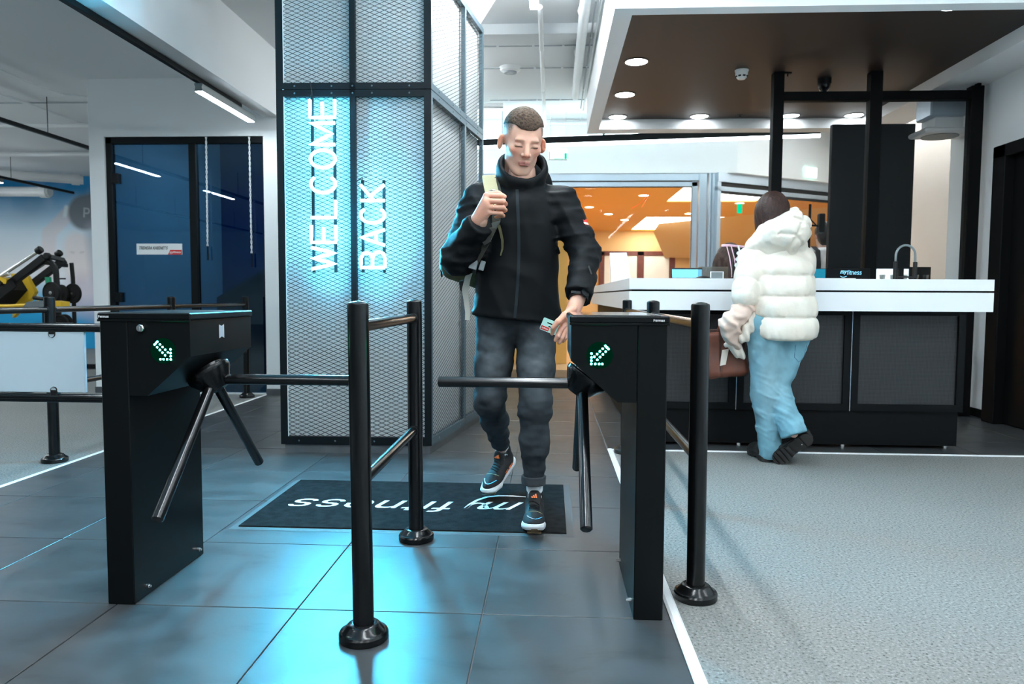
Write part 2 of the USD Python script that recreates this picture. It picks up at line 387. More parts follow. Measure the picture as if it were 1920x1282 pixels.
def ribbon(pts, nrm, w, th):
    """flat band through pts, lying square to nrm (per point), w wide and th thick."""
    p = A(pts, float); nrm = np.broadcast_to(A(nrm, float), p.shape); t = np.gradient(p, axis=0); t /= np.linalg.norm(t, axis=1, keepdims=True)
    s = np.cross(t, nrm); s /= np.linalg.norm(s, axis=1, keepdims=True); n_ = np.cross(s, t); w = np.broadcast_to(w, (len(p),))[:, None] / 2
    ring = np.stack([p - s * w, p + s * w, p + s * w + n_ * th, p - s * w + n_ * th], 1)
    m_ = len(p); i, j = np.meshgrid(np.arange(m_ - 1), np.arange(4), indexing='ij')
    q = np.stack([i * 4 + j, i * 4 + (j + 1) % 4, (i + 1) * 4 + (j + 1) % 4, (i + 1) * 4 + j], -1).reshape(-1, 4)
    q = np.vstack([q, [[3, 2, 1, 0]], [[m_ * 4 - 4, m_ * 4 - 3, m_ * 4 - 2, m_ * 4 - 1]]])
    return MB().add(ring.reshape(-1, 3), q)

# ================================================================== the room
X_L, X_R, Y_D = -2.86, 0.387, 4.80            # tiled walkway between two edge strips; strip in front of the desk
Z_C = 3.40
floor = struct('floor', 'grey tiled walkway between pale speckled rubber flooring', 'floor')
m = MB().box((-14, -10, -0.12), (5.5, 10.0, -0.006)); obj('grout_bed', m, M['grout'], floor)
def rubber(x0, y0, x1, y1):
    obj('rubber_flooring', MB().box((x0, y0, -0.0055), (x1, y1, 0.0)), M['rubber'], floor)
rubber(X_R + 0.036, -10, 3.8, Y_D - 0.035); rubber(-14, -10, X_L - 0.03, 13)
def tile(x0, y0, x1, y1, k):
    g = 0.0021
    dz = float(rng.uniform(-0.0004, 0.0004))
    obj('tile', MB().box((x0 + g, y0 + g, -0.0058), (x1 - g, y1 - g, dz), 0.0012), M['tiles'][k % 3], floor, smooth=False)
xs = [-0.208 + 0.6 * i for i in range(-5, 10)]; ys = [2.246 + 0.6 * j for j in range(-5, 13)]
for i in range(len(xs) - 1):
    for j in range(len(ys) - 1):
        a0, a1, b0, b1 = xs[i], xs[i + 1], ys[j], ys[j + 1]
        k = int(rng.integers(0, 3))
        c0, c1 = max(a0, X_L + 0.002), min(a1, X_R)
        if c1 - c0 > 0.02 and b1 > 1.2:
            if c1 < a1 - 0.01 and b1 > Y_D:       # tile that runs on past the strip beside the desk
                if b0 < Y_D - 0.05:
                    tile(c0, b0, c1, Y_D, k); tile(c0, Y_D, a1, b1, k)
                else:
                    tile(c0, b0, a1, b1, k)
            else:
                tile(c0, b0, c1, b1, k)
        elif a0 > X_R - 0.3 and a0 < 3.7 and b1 > Y_D + 0.05:
            tile(max(a0, X_R), max(b0, Y_D), min(a1, 3.68), b1, k)
far = MB()
for i in range(0, 14):
    far.box((xs[i] + 0.002, ys[-1] + 0.002, -0.0058), (xs[i + 1] - 0.002, 10.0, 0.0), 0.001)
far.box((X_L, -10, -0.0058), (X_R, ys[2] - 0.002, 0.0))
obj('far_tile', far, M['tiles'][0], floor, kind='stuff', smooth=False)
s = MB()
for a in np.arange(-9, Y_D, 2.0):
    b = min(a + 1.998, Y_D)
    s.hull([(X_R, a, 0), (X_R + 0.036, a, 0), (X_R, b, 0), (X_R + 0.036, b, 0), (X_R + 0.008, a, 0.006), (X_R + 0.028, a, 0.006), (X_R + 0.008, b, 0.006), (X_R + 0.028, b, 0.006)])
obj('edge_strip', s, M['strip'], floor)
obj('edge_strip', MB().hull([(x, y, z) for x in (X_R, 3.68) for y, z in ((Y_D - 0.035, 0), (Y_D, 0), (Y_D - 0.028, 0.005), (Y_D - 0.007, 0.005))]), M['strip'], floor)
obj('edge_strip', MB().hull([(x, y, z) for y in (-10, 7.18) for x, z in ((X_L - 0.03, 0), (X_L, 0), (X_L - 0.022, 0.005), (X_L - 0.008, 0.005))]), M['strip'], floor)

# ceiling: main slab, lower ceiling over the gym side, the beam between them, a shallow downstand across the walkway
ceiling = struct('ceiling', 'white painted ceiling slab with a long beam over the walkway', 'ceiling')
obj('main_slab', MB().box((-2.86, -10, Z_C), (5.5, 10.2, Z_C + 0.1)), M['ceil'], ceiling)
obj('lower_slab', MB().box((-14, -10, 3.16), (-2.84, 13.2, 3.26)), M['ceil'], ceiling)
obj('long_beam', MB().box((-2.86, -10, 2.77), (-2.70, 7.18, 3.45)), M['ceil'], ceiling)
obj('cross_beam', MB().box((-0.62, 6.52, 3.31), (0.39, 6.66, 3.42)), M['ceil'], ceiling)

# walls
wl = struct('wall_left', 'white wall around the dark glass front of the trainer room', 'wall')
w = MB().box((-4.657, 7.18, 0), (-4.50, 7.34, 3.2)).box((-2.868, 7.18, 0), (-2.70, 7.34, 3.45)).box((-4.50, 7.18, 2.59), (-2.868, 7.34, 3.2)).box((-2.72, 7.34, 0), (-2.60, 10, 3.45)).box((-4.657, 7.34, 0), (-4.56, 10, 3.2))
obj('wall_panel', w, M['wall'], wl)
wr = struct('wall_right', 'white wall on the right beside the reception', 'wall')
w = MB().box((3.68, 6.18, 0), (3.80, 7.0, Z_C)).box((3.68, -10, 2.24), (3.80, 6.18, Z_C)).box((3.68, -10, 0), (3.80, 5.1, 2.24)).box((3.80, 6.9, 0), (4.4, 7.0, Z_C))
obj('wall_panel', w, M['wall'], wr)
obj('wall_panel', MB().box((4.4, 6.9, 0), (4.5, 11.2, Z_C)), M['beige'], wr, label='beige stretch of wall behind the perforated screen')
wb = struct('wall_back', 'white header wall above the glass partition at the far end', 'wall')
obj('wall_panel', MB().box((-2.7, 10.0, 2.68), (2.49, 10.2, Z_C), 0.0).hull([(2.49, 10, 2.68), (2.49, 10.2, 2.68), (4.5, 11.13, 2.68), (4.5, 11.33, 2.68), (2.49, 10, 3.4), (2.49, 10.2, 3.4), (4.5, 11.13, 3.4), (4.5, 11.33, 3.4)]), M['wall'], wb)
obj('wall_panel', MB().box((-2.7, 10.0, 0), (-1.9, 10.2, 2.68)), M['wall'], wb)
wf = struct('wall_front', 'plain wall behind the viewer', 'wall')
obj('wall_panel', MB().box((-14, -10.1, 0), (4, -10, Z_C)), M['wall'], wf)
obj('wall_panel', MB().box((-14.1, -10, 0), (-14, 13.2, Z_C)), M['wall'], wf)
# baseboards
b = MB().box((-2.868, 7.165, 0), (-2.69, 7.18, 0.062)).box((-4.66, 7.165, 0), (-4.50, 7.18, 0.062)); bl = struct('baseboard_left', 'grey tile skirting under the white wall', 'baseboard'); obj('skirting', b, M['plinth'], bl)
br = struct('baseboard_right', 'black skirting at the foot of the right wall', 'baseboard')
obj('skirting', MB().box((3.665, 6.18, 0), (3.68, 7.0, 0.07)), M['kick'], br)

# suspended ceiling over the reception: white frame, recessed brown board
Zf, Zp, XI0, XI1, XO0, YO0, YI0, YI1, YO1 = 2.824, 2.93, 0.51, 3.30, 0.39, 4.72, 4.83, 8.04, 8.24
sc = thing('ceiling', 'dropped ceiling over the reception, brown board in a deep white frame', 'ceiling', (0, 0, 0), kind='structure')
f = MB()
f.box((XO0, YO0, Zf), (XI0, YO1, Z_C)).box((XI1, YO0, Zf), (3.68, YO1, Z_C)).box((XI0, YO0, Zf), (XI1, YI0, Z_C)).box((XI0, YI1, Zf), (XI1, YO1, Z_C))
obj('soffit_frame', f, M['soffit'], sc)
obj('brown_board', MB().box((XI0, YI0, Zp), (XI1, YI1, Zp + 0.05)), M['brown'], sc)

# ------------------------------------------------------------------ trainer room glass front
d2 = struct('door_2', 'dark blue glass door and side pane of the trainer room in a black frame', 'glass door')
f = MB(); Y0 = 7.20
f.box((-4.50, Y0, 0), (-4.44, Y0 + 0.07, 2.59), 0.004).box((-4.50, Y0, 2.525), (-2.868, Y0 + 0.07, 2.59), 0.004).box((-3.645, Y0, 0), (-3.57, Y0 + 0.07, 2.53), 0.004).box((-2.885, Y0, 0), (-2.868, Y0 + 0.07, 2.59), 0.004)
obj('frame', f, M['frame'], d2)
obj('door_leaf', MB().box((-4.44, Y0 + 0.03, 0.01), (-3.645, Y0 + 0.04, 2.525)), M['darkglass'], d2)
obj('side_pane', MB().box((-3.57, Y0 + 0.03, 0.01), (-2.885, Y0 + 0.04, 2.525)), M['darkglass'], d2)
for z in (2.18, 0.98):
    obj('hinge', MB().box((-4.445, Y0 - 0.012, z - 0.05), (-4.37, Y0 + 0.05, z + 0.05), 0.004), M['frame'], d2)
obj('threshold', MB().box((-4.50, Y0 - 0.015, 0), (-2.868, Y0 + 0.06, 0.012)), M['strip'], d2)
# inside of the trainer room
M['blueroom'] = pm('deep_blue_paint', (0.005, 0.060, 0.24), 0.7)
M['tealroom'] = pm('dark_teal_paint', (0.012, 0.06, 0.085), 0.7)
wi = struct('wall_inner', 'deep blue inner walls of the trainer room seen through its glass', 'wall')
obj('wall_panel', MB().box((-4.56, 9.9, 0), (-2.72, 10.0, 3.2)), M['blueroom'], wi)
obj('stair_soffit', MB().prism([(-3.85, 0.0), (-2.73, 0.0), (-2.73, 1.62), (-3.85, 0.98)], 8.2, 8.3), M['tealroom'], wi, label='slanted teal panel in the trainer room')

# ------------------------------------------------------------------ right wall door
d1 = struct('door_1', 'black door with a deep black frame in the right wall', 'door')
f = MB().box((3.585, 6.02, 0), (3.79, 6.18, 2.24), 0.006).box((3.585, 5.0, 2.14), (3.79, 6.18, 2.24), 0.006).box((3.60, 5.0, 0), (3.79, 5.1, 2.24), 0.006)
obj('frame', f, M['dark'], d1)
obj('door_leaf', MB().box((3.66, 5.1, 0.01), (3.71, 6.02, 2.14), 0.003), M['kick'], d1)
obj('handle', MB().cyl((3.66, 5.25, 1.05), (3.60, 5.25, 1.05), 0.009).cyl((3.602, 5.25, 1.05), (3.602, 5.38, 1.05), 0.009), M['steel'], d1)

# ------------------------------------------------------------------ glass partition and the orange room behind it
w1 = struct('window_1', 'wide clear pane of the far partition in a grey aluminium frame', 'window')
f = MB().box((-1.9, 10.02, 2.585), (2.02, 10.12, 2.68)).box((-1.9, 10.03, 2.50), (1.98, 10.10, 2.575), 0.01).box((1.90, 10.03, 0), (1.975, 10.10, 2.58)).box((-1.9, 10.02, 0), (-1.8, 10.12, 2.6))
obj('frame', f, M['alu'], w1)
obj('mullion', MB().box((1.99, 10.0, 0), (2.10, 10.14, 2.68), 0.01).box((2.115, 9.98, 0), (2.15, 10.14, 2.68), 0.01).box((2.155, 10.0, 0), (2.24, 10.16, 2.68), 0.01), M['alu'], w1)
obj('gasket', MB().box((-1.8, 10.025, 2.575), (1.98, 10.035, 2.585)).box((1.896, 10.02, 0), (1.902, 10.03, 2.5)).box((-1.8, 10.02, 2.492), (1.9, 10.03, 2.502)), M['blackplastic'], w1)
obj('pane', MB().box((-1.8, 10.06, 0.0), (1.9, 10.068, 2.5)), M['clear'], w1)
w2 = struct('window_2', 'angled clear pane of the far partition, right of the mullion', 'window')
def ang(t, off=0.0):                                    # along the angled stretch, t metres from the mullion
    d = A([2.01, 1.13]) / math.hypot(2.01, 1.13); n = A([-d[1], d[0]])
    p = A([2.24, 9.92]) + d * t + n * off
    return p[0], p[1]
def abar(m_, t0, t1, z0, z1, o0, o1):
    m_.hull([(*ang(t, o), z) for t in (t0, t1) for z in (z0, z1) for o in (o0, o1)])
f = MB(); abar(f, 0.0, 2.55, 2.56, 2.68, 0.02, 0.14); abar(f, 0.0, 2.55, 2.44, 2.50, 0.03, 0.1); abar(f, 0, 0.06, 0, 2.6, 0.03, 0.1)
obj('frame', f, M['alu'], w2)
f = MB(); abar(f, 0.06, 2.55, 2.50, 2.56, 0.05, 0.08); abar(f, 0.06, 2.5, 2.405, 2.44, 0.02, 0.06); obj('gasket', f, M['blackplastic'], w2)
f = MB(); abar(f, 0.06, 2.5, 0.0, 2.42, 0.06, 0.068); obj('pane', f, M['clear'], w2)

wo = struct('wall_orange', 'orange and ochre walls of the lounge beyond the partition', 'wall')
obj('wall_panel', MB().box((-2.2, 10.9, 0), (0.25, 11.1, 2.75)).box((0.10, 11.1, 0), (0.25, 19.5, 2.75)), M['orangewall'], wo)
obj('wall_panel', MB().box((0.1, 19.45, 0), (7, 19.6, 2.75)).box((6.9, 12.7, 0), (7, 19.6, 2.75)), M['orangeback'], wo)
obj('sloped_bulkhead', MB().hull([(x, y, z) for x, y, z in ((2.55, 17.5, 2.75), (6.9, 12.5, 2.75), (6.9, 19.4, 2.75), (6.9, 19.4, 1.9), (3.0, 19.4, 2.05), (5.2, 16.2, 2.35), (3.0, 19.4, 2.75), (2.5, 18.0, 2.60))]), M['orangeback'], wo)
co = thing('ceiling', 'orange lounge ceiling with small downlights beyond the partition', 'ceiling', kind='structure')
def annulus_slab():
    from shapely.geometry import box as sbox
    from shapely.geometry import Polygon
    s = Polygon([(0.1, 10.21), (2.49, 10.21), (6.9, 12.69), (6.9, 19.5), (0.1, 19.5)])
    for q in ((2.10, 11.02, 3.70, 13.5), (2.08, 16.1, 4.2, 19.15)):
        s = s.difference(sbox(*q))
    return MB().prism(s, 2.75, 2.82, axes=(0, 1, 2))
obj('ceiling_board', annulus_slab(), M['orangewall'], co)
for q in ((2.10, 11.02, 3.70, 13.5), (2.08, 16.1, 4.2, 19.15)):
    lp = thing('light_panel', 'large glowing white ceiling panel of the lounge, %s one' % ('nearer' if q[1] < 12 else 'farther'), 'ceiling light', (q[0], q[1], 2.76))
    obj('diffuser', MB().box((q[0] + 0.001, q[1] + 0.001, 2.775), (q[2] - 0.001, q[3] - 0.001, 2.79)), M['skylight'], lp)
    obj('trim_frame', MB().box((q[0], q[1], 2.79), (q[2], q[3], 2.81)), M['plastic'], lp)
fo = thing('floor', 'warm pale floor of the lounge beyond the partition', 'floor', kind='structure')
M['warmfloor'] = pm('warm_lounge_floor', (0.50, 0.36, 0.22), 0.3)
obj('floor_board', MB().box((-2.6, 10.0, -0.1), (7, 19.6, -0.002)), M['warmfloor'], fo)
d3 = struct('door_3', 'red-brown double door with pale panes on the far lounge wall', 'door')
f = MB()
for a, b_ in ((1.28, 1.42), (2.28, 2.46), (3.12, 3.27)):
    f.box((a, 19.38, 0), (b_, 19.46, 2.21), 0.005)
f.box((1.28, 19.38, 2.10), (3.27, 19.46, 2.215), 0.005).box((1.28, 19.38, 0), (3.27, 19.46, 0.2), 0.005)
obj('frame', f, M['redwood'], d3)
for a, b_ in ((1.42, 2.28), (2.46, 3.12)):
    obj('frosted_pane', MB().box((a, 19.41, 0.2), (b_, 19.43, 2.10)), M['frost'], d3)
warm = None
for i, (x, y) in enumerate(((1.076, 11.46), (1.582, 12.658), (0.741, 14.289), (1.206, 15.481), (1.66, 16.655), (2.865, 15.39))):
    lab = ['small round downlight nearest the partition in the orange ceiling', 'small round downlight beside the dangling ribbon in the orange ceiling', 'small round downlight furthest left in the orange ceiling', 'small round downlight in the middle of the orange ceiling row of three', 'small round downlight at the far right of the orange ceiling row of three', 'small round downlight between the two glowing ceiling panels'][i]
    if warm is None:
        warm = thing('lounge_downlight', lab, 'downlight', (x, y, 2.75), group='downlights of the orange ceiling')
        obj('trim_ring', MB().lathe([(0.075, 0.004), (0.095, 0.0), (0.10, -0.006), (0.085, -0.008), (0.078, -0.004)], (x, y, 2.75), 20), M['plastic'], warm)
        obj('lens', MB().lathe([(0.0, -0.004), (0.08, -0.004), (0.08, -0.002)][::-1], (x, y, 2.75), 20), M['warm'], warm)
    else:
        dup(warm, (x, y, 2.75), lab)
rb = thing('hanging_ribbon', 'thin bent orange ribbon hanging under the lounge ceiling', 'ribbon', (1.45, 12.4, 2.5))
t = np.linspace(0, 1, 14)
obj('ribbon', MB().tube(np.stack([1.62 - 0.16 * t - 0.12 * t ** 3, 12.4 + 0 * t, 2.735 - 0.24 * t], 1), 0.008, 6).tube(np.stack([1.66 - 0.14 * t, 12.4 + 0 * t, 2.735 - 0.20 * t - 0.02 * t ** 3], 1), 0.006, 6), M['orange'], rb)
# ================================================================== mesh-clad column with its neon words
CFL, CFR, CBR, CBL = A([-1.722, 4.53]), A([-0.748, 4.545]), A([-0.545, 5.86]), A([-1.75, 5.84])
col = thing('mesh_column', 'tall column clad in black framed expanded-metal mesh over white panels', 'column', (-1.2, 5.2, 0))
def face(p, q):
    """(point on the face at s metres along, z, depth behind the face) for the face that runs from p to q, seen with its outside on the right of p->q."""
    d = (q - p) / np.linalg.norm(q - p); n = A([-d[1], d[0]])
    return lambda s, z, o=0.0: A([*(p + d * s + n * o), z]), np.linalg.norm(q - p)
def fbar(mb, F, s0, s1, z0, z1, o0, o1):
    mb.hull([F(s, z, o) for s in (s0, s1) for z in (z0, z1) for o in (o0, o1)])
def mesh_panel(F, s0, s1, z0, z1, lw, lh, tz):
    """expanded metal: zigzag strands, each strand a flat ribbon set on edge."""
    mb = MB(); n = int(round((s1 - s0) / lw)); rows = int(round((z1 - z0) / lh)); w = (s1 - s0) / (2 * n); hh = (z1 - z0) / rows
    V, Fc = [], []
    for r in range(rows + 1):
        z = z0 + r * hh
        for side in (0, 1):
            if r == rows and side == 1 or r == 0 and side == 0:
                pass
            for k in range(2 * n):
                e = 1 if side == 0 else -1
                za = z + e * (0 if k % 2 == 0 else 0.5) * hh; zb = z + e * (0.5 if k % 2 == 0 else 0) * hh
                za, zb = min(max(za, z0), z1), min(max(zb, z0), z1)
                if abs(za - zb) < 1e-6:
                    continue
                b = len(V)
                V += [F(s0 + k * w, za - tz, 0.0070), F(s0 + (k + 1) * w, zb - tz, 0.0070), F(s0 + (k + 1) * w, zb + tz, 0.0085), F(s0 + k * w, za + tz, 0.0085)]
                Fc += [(b, b + 1, b + 2), (b, b + 2, b + 3)]
    mb.add(V, Fc)
    return mb
for side, (p, q) in enumerate(((CFL, CFR), (CFR, CBR))):
    F, L = face(p, q)
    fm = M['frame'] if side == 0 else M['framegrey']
    mid = L * 0.494 if side == 0 else L * 0.60
    f = MB(); top = 3.12
    ew = 0.046 if side == 0 else 0.03
    for z0, z1 in ((0.055, 2.288), (2.292, top)):
        for s0, s1, zz0, zz1 in ((0, ew, z0, z1), (L - ew, L, z0, z1), (mid - 0.018, mid + 0.018, z0, z1), (ew, L - ew, z0, z0 + (0.052 if z0 < 1 else 0.04)), (ew, L - ew, z1 - 0.04, z1)):
            b = MB(); fbar(b, F, s0, s1, zz0, zz1, 0.0, 0.03)
            obj('frame_bar', b, fm, col)
    for z0, z1 in ((0.107, 2.248), (2.332, top - 0.04)):
        for s0, s1 in ((ew, mid - 0.018), (mid + 0.018, L - ew)):
            obj('expanded_mesh', mesh_panel(F, s0, s1, z0, z1, 0.0605, 0.0262, 0.0019 if side == 0 else 0.0016), M['frame'], col, kind='stuff', smooth=False)
            b = MB(); fbar(b, F, s0 - 0.01, s1 + 0.01, z0 - 0.01, z1 + 0.01, 0.045, 0.055); obj('backing_panel', b, M['panelwhite'], col)
    s = MB()
    for z in (0.08, 2.268, 2.312):
        for t_ in (0.12, 0.36, 0.494, 0.62, 0.86):
            s.lathe([(0.006, 0.0), (0.005, 0.003), (0.0, 0.004)], F(L * t_, z, 0.0), 8, axis=F(0, 0, -1) - F(0, 0, 0))
    obj('screw', s, M['framegrey'], col, kind='stuff')
F, L = face(CFL, CFR); b = MB(); fbar(b, F, 0.022, L - 0.02, 0, 0.056, 0.012, 0.04); obj('plinth', b, M['plinth'], col)
F, L = face(CFR, CBR); b = MB(); fbar(b, F, 0.0, L - 0.02, 0, 0.056, 0.012, 0.04); obj('plinth', b, M['plinth'], col)
b = MB().hull([(x, y, z) for x, y in ((-1.69, 4.63), (-0.83, 4.63), (-0.64, 5.78), (-1.70, 5.78)) for z in (0, 3.1)]); obj('core', b, M['panelwhite'], col)
F, L = face(CBL, CFL); b = MB()
for s0, s1, z0, z1 in ((0, 0.04, 0.055, 3.12), (L - 0.04, L, 0.055, 3.12), (0, L, 0.055, 0.1), (0, L, 2.25, 2.33), (0, L, 3.08, 3.12)):
    fbar(b, F, s0, s1, z0, z1, 0.0, 0.03)
obj('frame_bar', b, M['frame'], col)
b = MB(); fbar(b, F, 0, L, 0.1, 3.1, 0.04, 0.05); obj('backing_panel', b, M['panelwhite'], col)
ct = thing('trim_1', 'white boxed pillar head above the mesh column', 'pillar', kind='structure')
obj('pillar_head', MB().hull([(x, y, z) for x, y, z in ((-1.6, 4.75, 3.12), (-0.72, 4.75, 3.12), (-0.56, 5.75, 3.12), (-1.6, 5.75, 3.12), (-1.6, 4.75, 3.4), (-0.55, 4.75, 3.4), (-0.38, 5.75, 3.4), (-1.6, 5.75, 3.4))]), M['soffit'], ct)

GLY = {  # strokes in a unit box: x along the reading direction, y up
    'W': [[(0, 1), (.25, 0), (.5, 1), (.75, 0), (1, 1)]], 'E': [[(1, 1), (0, 1), (0, 0), (1, 0)], [(0, .5), (.85, .5)]], 'L': [[(0, 1), (0, 0), (1, 0)]],
    'C': [[(.5 + .5 * math.cos(a), .5 + .5 * math.sin(a)) for a in np.linspace(.75, 2 * math.pi - .75, 18)]], 'O': [[(.5 + .5 * math.cos(a), .5 + .5 * math.sin(a)) for a in np.linspace(0, 2 * math.pi, 25)]],
    'M': [[(0, 0), (0, 1), (.5, .1), (1, 1), (1, 0)]], 'A': [[(0, 0), (.5, 1), (1, 0)], [(.2, .36), (.8, .36)]], 'K': [[(0, 0), (0, 1)], [(1, 1), (0, .45)], [(.25, .62), (1, 0)]],
    'B': [[(0, 0), (0, 1), (.6, 1), (.9, .9), (.95, .75), (.85, .58), (.6, .52), (0, .52)], [(.6, .52), (.95, .42), (1, .22), (.9, .06), (.6, 0), (0, 0)]]}
def neon_word(word, x0, x1, z0, z1, label):
    t = thing('neon_sign', label, 'neon sign', ((x0 + x1) / 2, 4.5, z0))
    n = len(word); pitch = (z1 - z0) / n
    for i, ch in enumerate(word):
        b = MB(); fr = MB(); lw = pitch * (0.70 if ch not in 'WM' else 0.86); lz = z0 + pitch * i + (pitch - lw) / 2
        for st in GLY[ch]:
            p = [(x1 - y * (x1 - x0), 4.478, lz + x * lw) for x, y in st]
            fine = [A(p[0])]
            for a, c in zip(p[:-1], p[1:]):
                for k in (1, 2, 3):
                    fine.append(A(a) + (A(c) - A(a)) * k / 3)
            b.tube(fine, 0.0110, 8)
            v_, f_ = ribbon([q - A([0, 0.0088, 0]) for q in fine], (0, -1, 0), 0.0128, 0.0026).out(); fr.add(v_, f_)
        lt = obj('letter', b, M['neonside'], t)
        obj('glowing_front', fr, M['neon'], lt)
    for x in (x0 + 0.008, x1 - 0.008):
        obj('rail', MB().box((x - 0.009, 4.490, z0 - 0.01), (x + 0.009, 4.502, z1 + 0.01), 0.002), M['frame'], t)
    b = MB()
    for z in (z0 + 0.05, z1 - 0.05):
        for x in (x0 + 0.008, x1 - 0.008):
            b.cyl((x, 4.50, z), (x, 4.545, z), 0.004, 8)
    obj('standoff', b, M['steel'], t)
    b = MB().tube([((x0 + 0.008), 4.495, z1), ((x0 + 0.004), 4.505, z1 + 0.03), (x0 - 0.01 + (0.0 if word == 'WELCOME' else -0.02), 4.515, z1 + (0.10 if word == 'WELCOME' else 0.01))], 0.003, 6); obj('cable', b, M['blackplastic'], t)
neon_word('WELCOME', -1.49, -1.335, 1.165, 2.235, 'longer glowing white-blue neon word, read upwards, on the left mesh panel')
neon_word('BACK', -1.178, -1.028, 1.165, 1.715, 'shorter glowing white-blue neon word, read upwards, right of the longer one')

# ================================================================== turnstiles
def turnstile(X0, s, ya, yb, label, left):
    """X0: outer edge of the cabinet; s: +1 when the arms point to +x."""
    X = lambda d: X0 + s * d
    pw, fwid, zt, zb = 0.091, 0.295, 0.93, 0.687
    t = thing('turnstile', label, 'turnstile', (X(pw / 2), (ya + yb) / 2, 0))
    obj('pedestal', MB().box((X(0), ya, 0.0), (X(pw), yb, zt), 0.003), M['black'], t)
    poly = [(X(pw + 0.0015), zt), (X(pw + 0.0015), zb), (X(0.150), zb), (X(fwid), 0.815), (X(fwid), zt)]
    if s < 0: poly = poly[::-1]
    b = MB().hull([(x, y, z) for x, z in poly for y in (ya + 0.0015, yb - 0.0015)]); obj('housing', b, M['black'], t)
    obj('lid', MB().box((X(-0.005), ya - 0.005, zt + 0.0015), (X(fwid + 0.005), yb + 0.005, 0.954), 0.004).box((X(-0.005), ya - 0.005, zt - 0.004), (X(fwid + 0.005), ya - 0.0005, zt + 0.003), 0.001), M['black'], t)
    if not left:
        M['lidtop'] = M.get('lidtop') or pm('polished_dark_lid', (0.03, 0.03, 0.03), 0.08, spec=0.9)
        obj('reader_plate', MB().box((X(0.02), ya + 0.01, 0.954), (X(fwid - 0.005), yb - 0.01, 0.9565), 0.001), M['lidtop'], t, label='shiny reader plate on the lid')
    # arrow lamp: a round window with a grid of green diodes
    cx, cz = X(0.207), 0.833
    obj('display_window', MB().lathe([(0.041, -0.001), (0.0405, 0.001), (0.038, 0.0015), (0, 0.0015)][::-1], (cx, ya, cz), 32, axis=(0, -1, 0)), M['greenlens'], t, label='round display window tinted by its green diodes')
    dots = []
    g = 0.0084                                    # diode pitch; the arrow points down towards the passage
    pts = [(3, -3.2), (1.6, -3.2), (0.2, -3.2), (-1.0, -3.2)] + [(3, -2.0), (3, -0.8), (3, 0.6)]
    pts += [(-2.6 + 1.0 * k + 0.55, 2.9 - 1.0 * k + 0.55) for k in range(0, 5)] + [(-2.6 + 1.0 * k - 0.55, 2.9 - 1.0 * k - 0.55) for k in range(0, 5)] + [(-2.6 + 0.0, 2.9 + 0.0)]
    d = MB()
    for px, pz in pts:
        d.lathe([(0.0, 0.0036), (0.0028, 0.003), (0.0040, 0.0012)][::-1], (cx + s * px * g, ya, cz + pz * g), 10, axis=(0, -1, 0))
    obj('arrow_lamp', d, M['greenled'], t, label='lit green diode arrow', kind='stuff')
    if left:
        obj('lock', MB().lathe([(0.0125, 0), (0.0125, 0.008), (0.010, 0.011), (0.0, 0.011)], (X(0.137), ya, 0.905), 20, axis=(0, -1, 0)).box((X(0.137) - 0.001, ya - 0.0118, 0.899), (X(0.137) + 0.001, ya - 0.0105, 0.911)), M['steel'], t)
        b = MB().prism([(2.447, 0.862), (2.466, 0.868), (2.485, 0.862), (2.485, 0.910), (2.466, 0.904), (2.447, 0.910)], X(fwid), X(fwid) + 0.0008, axes=(1, 2, 0)); obj('badge', b, M['alu'], t)
    b = MB().text('Fermax', 0.007, (X(0.0) if left else X(0.046), ya - 0.0056, 0.938), (1, 0, 0), (0, 0, 1), 0.0006, True, width=0.034); obj('maker_lettering', b, M['plastic'], t)
    for y in (ya + 0.07, yb - 0.05):
        f = MB().cyl((X(pw), y, 0.035), (X(pw + 0.010), y, 0.035), 0.007, 10).cyl((X(pw + 0.010), y, 0.035), (X(pw + 0.016), y, 0.035), 0.0045, 10)
        obj('foot_bolt', f, M['steel'], t)
    # rotor: hub on the slanted face, three arms at right angles to one another
    a = A([s * 0.577, 0, -0.816]); hc = A([X(0.222), 2.497, 0.751])
    hub = obj('hub', MB().lathe([(0.0, 0.088), (0.030, 0.088), (0.048, 0.070), (0.075, 0.030), (0.078, 0.020), (0.078, 0.012), (0.060, 0.008), (0.060, 0.0)][::-1], hc, 32, axis=a), M['post'], t)
    b = MB()
    for k in range(3):
        an = k * 2 * math.pi / 3 + 0.5
        e1 = A([0, 1.0, 0]); e2 = np.cross(a, e1)
        c = hc + a * 0.02 + (e1 * math.cos(an) + e2 * math.sin(an)) * 0.068
        b.lathe([(0.006, -0.002), (0.006, 0.004), (0.003, 0.006), (0, 0.006)], c, 10, axis=(e1 * math.cos(an) + e2 * math.sin(an)))
    obj('hub_bolt', b, M['steel'], hub)
    c = hc + a * 0.045
    for dvec, Ln, r in ((A([s, 0, 0]), 0.50, 0.0185), (A([0, -.707, -.707]), 0.55, 0.0185), (A([0, .707, -.707]), 0.55, 0.0185)):
        obj('arm', MB().cyl(c + dvec * 0.045, c + dvec * Ln, r, 24, bev=0.004), M['postrail'], t)
    return t
turnstile(-1.438, 1, 2.242, 2.715, 'left black tripod turnstile with a steel lock and badge, green arrow lit', True)
turnstile(0.360, -1, 2.235, 2.709, 'right black tripod turnstile with a shiny reader lid, arm across the walker', False)

